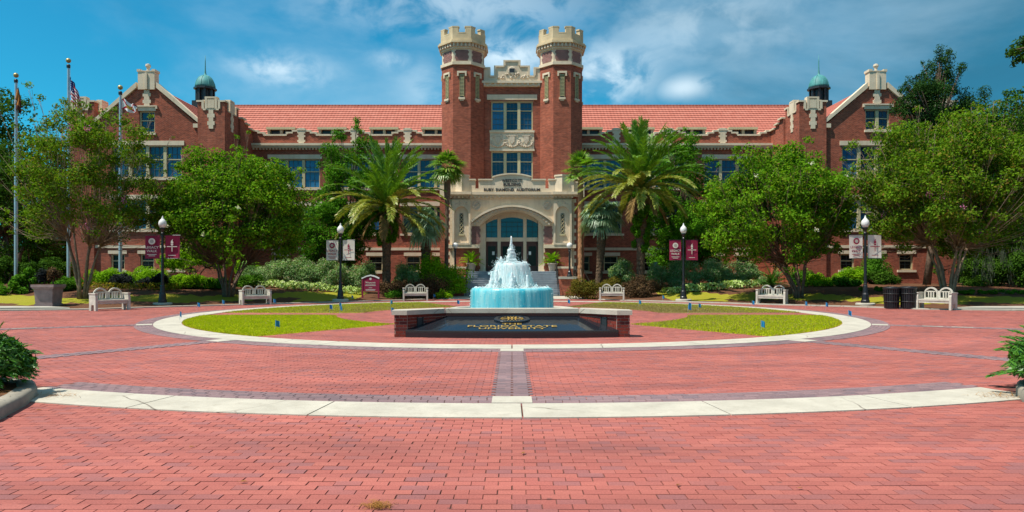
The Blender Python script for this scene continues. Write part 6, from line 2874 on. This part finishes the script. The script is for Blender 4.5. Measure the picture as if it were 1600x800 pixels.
def _bed(s, out):
    rng = np.random.default_rng(90 + s)
    # mounded soil
    m = MB()
    inner = [(x + .20, y - .06 if y > 9 else y) for x, y in out]
    n = len(inner)
    rings = 6
    c = (9.5, 6.5)
    for r in range(rings + 1):
        u = r / rings
        for x, y in inner + [(14, 3.5), (5.56, 3.5)]:
            m.v.append((s * (x + SH(s) + (c[0] - x) * u * .8), y + (c[1] - y) * u * .8, .13 + .16 * math.sin(u * PI / 2) + (rng.normal(0, .012) if 0 < r else 0)))
    k = n + 2
    for r in range(rings):
        for i in range(k):
            m.f.append((r * k + i, r * k + (i + 1) % k, (r + 1) * k + (i + 1) % k, (r + 1) * k + i))
            m.mi.append(0)
    m.f.append(tuple(rings * k + i for i in range(k)))
    m.mi.append(0)
    o = m.build('planting_bed', 'mulch', None, True)
    struct(o)
    # rounded kerb
    kb = MB()
    pts = [Vector((5.36, 3.5))] + [Vector(p) for p in out]
    prof = [(0, -.02), (0, .12), (.03, .15), (.19, .16), (.22, .13), (.22, -.02)]
    idx = []
    for i, p in enumerate(pts):
        dd = (pts[min(i + 1, len(pts) - 1)] - pts[max(i - 1, 0)]).normalized()
        nn = Vector((dd.y, -dd.x))
        row = []
        for w, z in prof:
            q = p + nn * w
            row.append(len(kb.v))
            kb.v.append((s * (q.x + SH(s)), q.y, z))
        idx.append(row)
    for a, b in zip(idx, idx[1:]):
        for q in range(len(prof) - 1):
            kb.f.append((a[q], b[q], b[q + 1], a[q + 1]))
            kb.mi.append(0)
    kb.build('bed_kerb', 'bed_kerb', o, True)
    # pine straw lying over the soil and spilling past the kerb
    P = []
    for _ in range(2600):
        x, y = rng.uniform(5.5, 9.0), rng.uniform(5.4, 9.6)
        e = np.interp(y, [5.3, 6.6, 7.35, 8.2, 8.85, 9.3, 9.55], [5.36, 5.38, 5.55, 5.85, 6.15, 6.5, 7.1])
        if x < e + .05 + abs(rng.normal(0, .10)):
            continue
        P.append((s * (x + SH(s)), y, .15 + .10 * min(1, (x - e) / 1.2) + rng.uniform(0, .04)))
    for _ in range(160):
        P.append((s * (6.05 + SH(s) + rng.normal(0, .22)), 8.95 + rng.normal(0, .10) - .1, .02 + rng.uniform(0, .015)))
    P = np.array(P)
    n_ = len(P)
    th = rng.uniform(0, 2 * PI, n_)
    t = np.stack([np.cos(th), np.sin(th), rng.normal(0, .18, n_)], -1)
    b = np.stack([-np.sin(th), np.cos(th), np.zeros(n_)], -1)
    V = np.empty((n_, 4, 3))
    V[:, 0], V[:, 1], V[:, 2], V[:, 3] = P - t * .07, P + b * .003, P + t * .07, P - b * .003
    tag(link('pine_straw', quads('pine_straw', V, 'straw'), o), kind='stuff')
    return o


corner_bed(-1)
corner_bed(1)
for k, (x, y, sc, lab) in enumerate(((-6.74, 8.72, .90, 'feathery cycad at the left edge, nearest the white band'), (-7.65, 9.25, .92, 'feathery cycad at the left edge, behind the nearest one'),
                                     (6.98, 8.60, .98, 'feathery cycad at the right edge, nearest the white band'), (7.5, 9.25, 1.08, 'feathery cycad at the right edge, taller one behind'))):
    C_ = rosette('cycad', lab, 'cycad', x, y, .22, CF, 84, 80 + k, 'cycads in the front corner beds', sc * .88, .14, .92)
    rg_ = np.random.default_rng(180 + k)
    bl_ = []
    for _ in range(34):
        u_ = unit(rg_.normal(size=3))
        bl_.append((u_[0] * .44 * sc, u_[1] * .44 * sc, .16 + abs(u_[2]) * .34 * sc, .17, .17, .16))
    V_, _p = cloud(rg_, bl_, 9500, .12, .026, .2, .5, .5)
    link('leaf_mass', quads('leaf_mass', V_, 'cycad'), C_)


# ------------------------------------------------------------------ shrubs
def shrub(name, label, px0, px1, top, d, mat, n, L, W, seed, cat='shrub', group=None, dep=.8, nb=16, base=0.0, up=.5, shell=.4, spiky=0.0):
    rng = np.random.default_rng(seed)
    k = d / 1067
    x = ((px0 + px1) / 2 - 800) * k
    z = GH(x, d)
    hw = (px1 - px0) / 2 * k
    h = max(.25, EYE + (427 - top) * k - z)
    S = thing(name, label, cat, (x, d, z), 0, group)
    blobs = []
    for _ in range(nb):
        u = unit(rng.normal(size=3))
        u[2] = abs(u[2])
        q = rng.uniform(.55, 1.0)
        r = min(hw, h) * rng.uniform(.28, .44)
        blobs.append((u[0] * (hw - r * .5) * q * 1.15, u[1] * dep * q, base + u[2] ** .7 * (h - r * .9) * q * 1.05 + r * .3, r * 1.15, r, r))
    V, P = cloud(rng, blobs, n, L, W, up, shell)
    V[:, :, 2] = np.maximum(V[:, :, 2], .01)
    link('foliage', quads('foliage', V, mat), S)
    m = MB()
    for b in blobs[:9]:
        m.tube([(b[0] * .15, b[1] * .15, -.05), (b[0] * .6, b[1] * .6, b[2] * .55), b[:3]], [.028, .02, .008], 5)
    m.build('stem', 'bark', S)
    return S


HG = 'grey-green hedge shrubs'
for k, (a, b, t_, lab) in enumerate(((372, 424, 407, 'grey-green hedge shrub at the left end, right beside the second myrtle trunk'), (410, 468, 405, 'grey-green hedge shrub, second from the left myrtle trunk'), (448, 510, 403, 'grey-green hedge shrub left of the off-white banner lamp'),
                                     (494, 550, 403, 'grey-green hedge shrub directly behind the off-white banner lamp'), (535, 592, 404, 'grey-green hedge shrub behind the maroon sign'), (612, 660, 410, 'grey-green hedge shrub between left date palm and lime shrub'))):
    shrub('hedge_shrub', lab, a, b, t_, 45.2 - .3 * (k % 2), 'oleander', 6800, .13, .05, 600 + k, 'hedge', HG, .8, 18, spiky=.3)
for k, (a, b, t_, lab) in enumerate(((950, 998, 405, 'grey-green hedge shrub left of the right date palm trunk'), (1006, 1056, 410, 'grey-green hedge shrub in front of the statue'), (1040, 1096, 404, 'grey-green hedge shrub directly behind the maroon banner lamp'),
                                     (1078, 1134, 404, 'grey-green hedge shrub just right of the maroon banner lamp'), (1116, 1168, 405, 'grey-green hedge shrub, second from the sago palm'), (1148, 1192, 409, 'grey-green hedge shrub at the right end beside the sago palm'))):
    shrub('hedge_shrub', lab, a, b, t_, 45.2 - .3 * (k % 2), 'oleander', 6800, .13, .05, 620 + k, 'hedge', HG, .8, 18)
shrub('lime_shrub', 'bright lime green shrub between left globe lamp and short fan palm', 640, 728, 399, 46.0, 'lime', 11000, .13, .08, 640, dep=1.0, nb=30)
shrub('lime_shrub', 'lime green shrub behind the second myrtle trunk, left end of hedge', 365, 412, 402, 46.0, 'lime', 4200, .13, .08, 641)
shrub('round_shrub', 'rounded green shrub behind the first left banner lamp', 195, 268, 415, 42.5, 'lime', 7500, .11, .065, 642, dep=.9, nb=20)
shrub('round_shrub', 'rounded green shrub behind the far left myrtle trunk', 135, 190, 420, 42.0, 'lime', 6000, .11, .065, 643)
shrub('dark_plant', 'blackish purple-leaved clump under the flagpole nearest the gable', 164, 206, 425, 39.6, 'inkleaf', 3000, .2, .05, 644, 'plant', 'blackish clumps')
shrub('dark_plant', 'blackish purple-leaved clump left of the maroon banner lamp', 212, 272, 427, 39.4, 'inkleaf', 3800, .2, .05, 645, 'plant', 'blackish clumps')
DS = 'dark shrubs by the stairs'
shrub('dark_shrub', 'burgundy shrub at the foot of the left date palm', 588, 640, 431, 42.6, 'burgundy', 6500, .085, .055, 650, 'shrub', DS)
shrub('dark_shrub', 'large burgundy shrub directly behind the pale left bench', 632, 703, 429, 43.2, 'burgundy', 8500, .085, .055, 651, 'shrub', DS, .9, 22)
shrub('dark_shrub', 'olive brown clipped shrub next to the right stair pier', 889, 938, 433, 42.3, 'olive', 7000, .085, .055, 652, 'shrub', DS, .9, 22)
shrub('dark_shrub', 'olive brown shrub behind the pale right bench', 928, 975, 431, 43.6, 'olive', 6500, .085, .055, 653, 'shrub', DS)
shrub('dark_shrub', 'burgundy shrub at the foot of the right date palm', 972, 1032, 431, 42.2, 'burgundy', 8500, .085, .055, 654, 'shrub', DS, .9, 22)
shrub('leafy_plant', 'low green leafy plant at the left stair pier', 683, 706, 450, 42.6, 'lime', 500, .2, .06, 655, 'plant')
shrub('leafy_plant', 'low green plant with pinkish leaves left of the pale left bench', 600, 632, 448, 41.9, 'green', 700, .18, .06, 656, 'plant')
shrub('leafy_plant', 'bright low shrub right of the right myrtle trunk', 1262, 1300, 428, 42.0, 'lime', 3200, .13, .07, 657)
shrub('leafy_plant', 'bright low shrub under the cream banners', 1295, 1345, 432, 41.0, 'green', 3800, .13, .07, 658)
shrub('leafy_plant', 'dark green shrub at the left edge of the planter', 30, 62, 418, 37.0, 'green', 3200, .16, .07, 659)
shrub('leafy_plant', 'low shrub at the far left edge by the flagpole foot', -20, 40, 440, 36.0, 'green', 3600, .14, .07, 660)
shrub('leafy_plant', 'spreading green shrub between the planter and far left myrtle', 95, 140, 435, 40.0, 'green', 3000, .13, .07, 661)
for k, (a, b, t_, dd, lab) in enumerate(((1500, 1570, 400, 41, 'dark shrub mass right of the far right myrtle trunk'), (1555, 1625, 395, 40, 'dark shrub mass at the right edge'), (1350, 1400, 425, 46, 'dark shrub against the brick behind the bins'))):
    shrub('dark_green_shrub', lab, a, b, t_, dd, 'oak', 7000, .14, .08, 670 + k, 'shrub', 'dark shrubs at the right', 1.1, 24)
for k, (a, b, lab) in enumerate(((1500, 1550, 'low clipped hedge run at far right, nearer the white bench'), (1545, 1610, 'low clipped hedge run at the right edge'), (1335, 1392, 'low clipped hedge run left of the bins'))):
    shrub('low_hedge', lab, a, b, 456 if k < 2 else 452, 36.0 if k < 2 else 38, 'green', 3600, .09, .05, 680 + k, 'hedge', 'low hedges', .5, 20)
for k, (a, b, t_, dd, lab) in enumerate(((-10, 30, 400, 47, 'dark shrub behind the leftmost flagpole'), (35, 85, 405, 46, 'dark shrub behind the large planter'), (60, 110, 395, 49, 'dark shrub by the wall behind the tallest flagpole'))):
    shrub('dark_green_shrub', lab, a, b, t_, dd, 'oak', 6000, .15, .08, 690 + k, 'shrub', 'dark shrubs at the left', 1.0, 22)
for k, (a, b, t_, dd, mt, n_, lab) in enumerate(((262, 330, 428, 39.8, 'lime', 8000, 'spreading bright green shrub below the small leaning tree'), (318, 352, 432, 40.2, 'green', 4000, 'green shrub left of the second myrtle trunk'), (372, 410, 428, 42.6, 'green', 4500, 'dark fern-like shrub right of the second myrtle trunk'),
                                               (20, 70, 425, 38.5, 'green', 6000, 'leafy green shrub behind the mauve planter'), (85, 128, 430, 38.0, 'green', 5000, 'green shrub behind the far left myrtle trunk'),
                                               (1232, 1275, 422, 43.0, 'green', 5000, 'green shrub between sago palm and right myrtle trunk'), (1305, 1350, 418, 43.5, 'lime', 5000, 'light green shrub against the brick under the cream banners'), (1340, 1395, 396, 47.5, 'green', 6000, 'tall loose shrub against the brick behind the cream banner lamp'))):
    shrub('garden_shrub', lab, a, b, t_, dd, mt, n_, .13, .06, 720 + k, 'shrub', 'mixed shrubs in the beds', .9, 24)
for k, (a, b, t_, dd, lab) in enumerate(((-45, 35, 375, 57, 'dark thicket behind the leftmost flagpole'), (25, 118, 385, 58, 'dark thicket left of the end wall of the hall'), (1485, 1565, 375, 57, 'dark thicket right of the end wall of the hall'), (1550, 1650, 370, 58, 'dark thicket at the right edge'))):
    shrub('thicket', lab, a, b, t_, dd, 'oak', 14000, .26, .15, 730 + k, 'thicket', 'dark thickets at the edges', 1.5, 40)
# plants in the square planter
px_, py_, pz_ = PLANTER
for k, (dx, mt, lab) in enumerate(((-.2, 'inkleaf', 'dark spiky plant on the left of the mauve planter'), (.22, 'burgundy', 'reddish plant on the right of the mauve planter'))):
    rng_ = np.random.default_rng(700 + k)
    S = thing('planter_plant', lab, 'plant', (px_ + dx, py_, pz_ + .98))
    V, _ = cloud(rng_, [(rng_.normal(0, .12), rng_.normal(0, .15), .25 + rng_.uniform(0, .35), .22, .22, .26) for _ in range(9)], 650, .2, .05, .6, .5)
    link('foliage', quads('foliage', V, mt), S)
    m = MB()
    for q in range(5):
        m.tube([(0, 0, 0), (rng_.normal(0, .1), rng_.normal(0, .1), .5)], [.015, .006], 4)
    m.build('stem', 'bark', S)


ORD = 'first second third fourth fifth sixth seventh eighth ninth tenth eleventh twelfth thirteenth fourteenth fifteenth sixteenth seventeenth'.split()


def leafy_row(name, label, px0, px1, n, d, mat, h, L, W, seed, group, cat='plant', nl=70):
    """a row of single low plants, each its own object"""
    rng = np.random.default_rng(seed)
    k = d / 1067
    ms = []
    for v in range(4):
        P = np.stack([rng.normal(0, .16, nl), rng.normal(0, .16, nl), rng.uniform(.05, h, nl)], -1)
        N = unit(np.stack([P[:, 0] * 2.5, P[:, 1] * 2.5 - .3, np.full(nl, .55)], -1) + rng.normal(0, .35, (nl, 3)))
        ms.append(quads('foliage', leaf_quads(rng, P, N, L, W), mat))
    st = MB()
    for q in range(4):
        st.tube([(0, 0, -.03), (rng.normal(0, .06), rng.normal(0, .06), h * .6)], [.012, .006], 4)
    stm = st.mesh('stem', 'green')
    for i in range(n):
        x = ((px0 + (px1 - px0) * (i + .5) / n) - 800) * k + rng.normal(0, .04)
        y = d + rng.normal(0, .12)
        S = thing(name, ORD[i] + ' from left, ' + label, cat, (x, y, GH(x, y)), rng.uniform(0, 6.28), group)
        S.scale = (rng.uniform(.85, 1.2),) * 3
        link('foliage', ms[i % 4], S)
        link('stem', stm, S)


leafy_row('variegated_plant', 'pale variegated plant in the row before the left hedge', 398, 562, 17, 42.6, 'hosta', .42, .20, .09, 710, 'left row of variegated plants')
leafy_row('variegated_plant', 'pale variegated plant in the row before the right hedge', 1038, 1186, 15, 42.6, 'hosta', .42, .20, .09, 711, 'right row of variegated plants')
leafy_row('border_plant', 'golden border plant in the row behind the left lawn strip', 100, 280, 17, 38.4, 'border', .36, .13, .06, 712, 'left row of golden border plants')
leafy_row('border_plant', 'green border plant in the row right of the right myrtle', 1258, 1345, 10, 41.2, 'lime', .34, .16, .07, 713, 'right row of green border plants')

# ------------------------------------------------------------------ litter on the paving
def straw_clump():
    rng = np.random.default_rng(7)
    x, y = (592 - 800) / 1067 * 4.68, 4.68
    n = 260
    P = np.stack([rng.normal(0, .055, n), rng.normal(0, .035, n), rng.uniform(.002, .03, n)], -1)
    th = rng.uniform(0, 6.28, n)
    t = np.stack([np.cos(th), np.sin(th), rng.normal(0, .2, n)], -1)
    b = np.stack([-np.sin(th), np.cos(th), np.zeros(n)], -1)
    V = np.empty((n, 4, 3))
    V[:, 0], V[:, 1], V[:, 2], V[:, 3] = P - t * .035, P + b * .0016, P + t * .035, P - b * .0016
    V[:, :, 2] = np.maximum(V[:, :, 2], .003)
    tag(link('straw_clump', quads('straw_clump', V, 'straw'), None, (x, y, .002)), 'clump of brown pine needles on the bricks at the bottom edge', 'straw')


straw_clump()


def leaves():
    rng = np.random.default_rng(17)
    spots = [(818, 710, 'right of the picture centre, between band and bottom edge'), (560, 668, 'just below the white band, left of centre'), (515, 682, 'below the white band, further left'),
             (300, 700, 'on the bricks in the lower left'), (380, 755, 'near the bottom edge on the left'), (1060, 760, 'near the bottom edge right of centre'), (1250, 765, 'near the bottom edge, rightmost'),
             (60, 642, 'beside the left bed kerb'), (1390, 612, 'lying on the white band at the right'), (655, 585, 'on the bricks between band and ring, left of the spoke')]
    for k, (px, py, lab) in enumerate(spots):
        d = EYE * 1067 / (py - 427)
        s = rng.uniform(.018, .034)
        pts = [(-1, 0, .1), (-.3, .45, .25), (.5, .38, .2), (1.2, 0, .05), (.5, -.4, .28), (-.3, -.42, .22)]
        m = MB()
        m.add([(a * s, b * s, c * s) for a, b, c in pts] + [(.1 * s, 0, .02 * s)], [(0, 6, 1), (1, 6, 2), (2, 6, 3), (3, 6, 4), (4, 6, 5), (5, 6, 0)])
        m.tube([(-1 * s, 0, .1 * s), (-1.6 * s, .1 * s, .15 * s)], .0012, 4)
        o = m.build('fallen_leaf', 'deadleaf')
        o.location = ((px - 800) / 1067 * d, d, .012)
        o.rotation_euler = (0, 0, rng.uniform(0, 6.28))
        tag(o, 'small dry brown leaf ' + lab, 'leaf', 'fallen leaves on the paving')


leaves()
SC.cycles.use_denoising = True
SC.cycles.max_bounces = 6
SC.cycles.transparent_max_bounces = 6
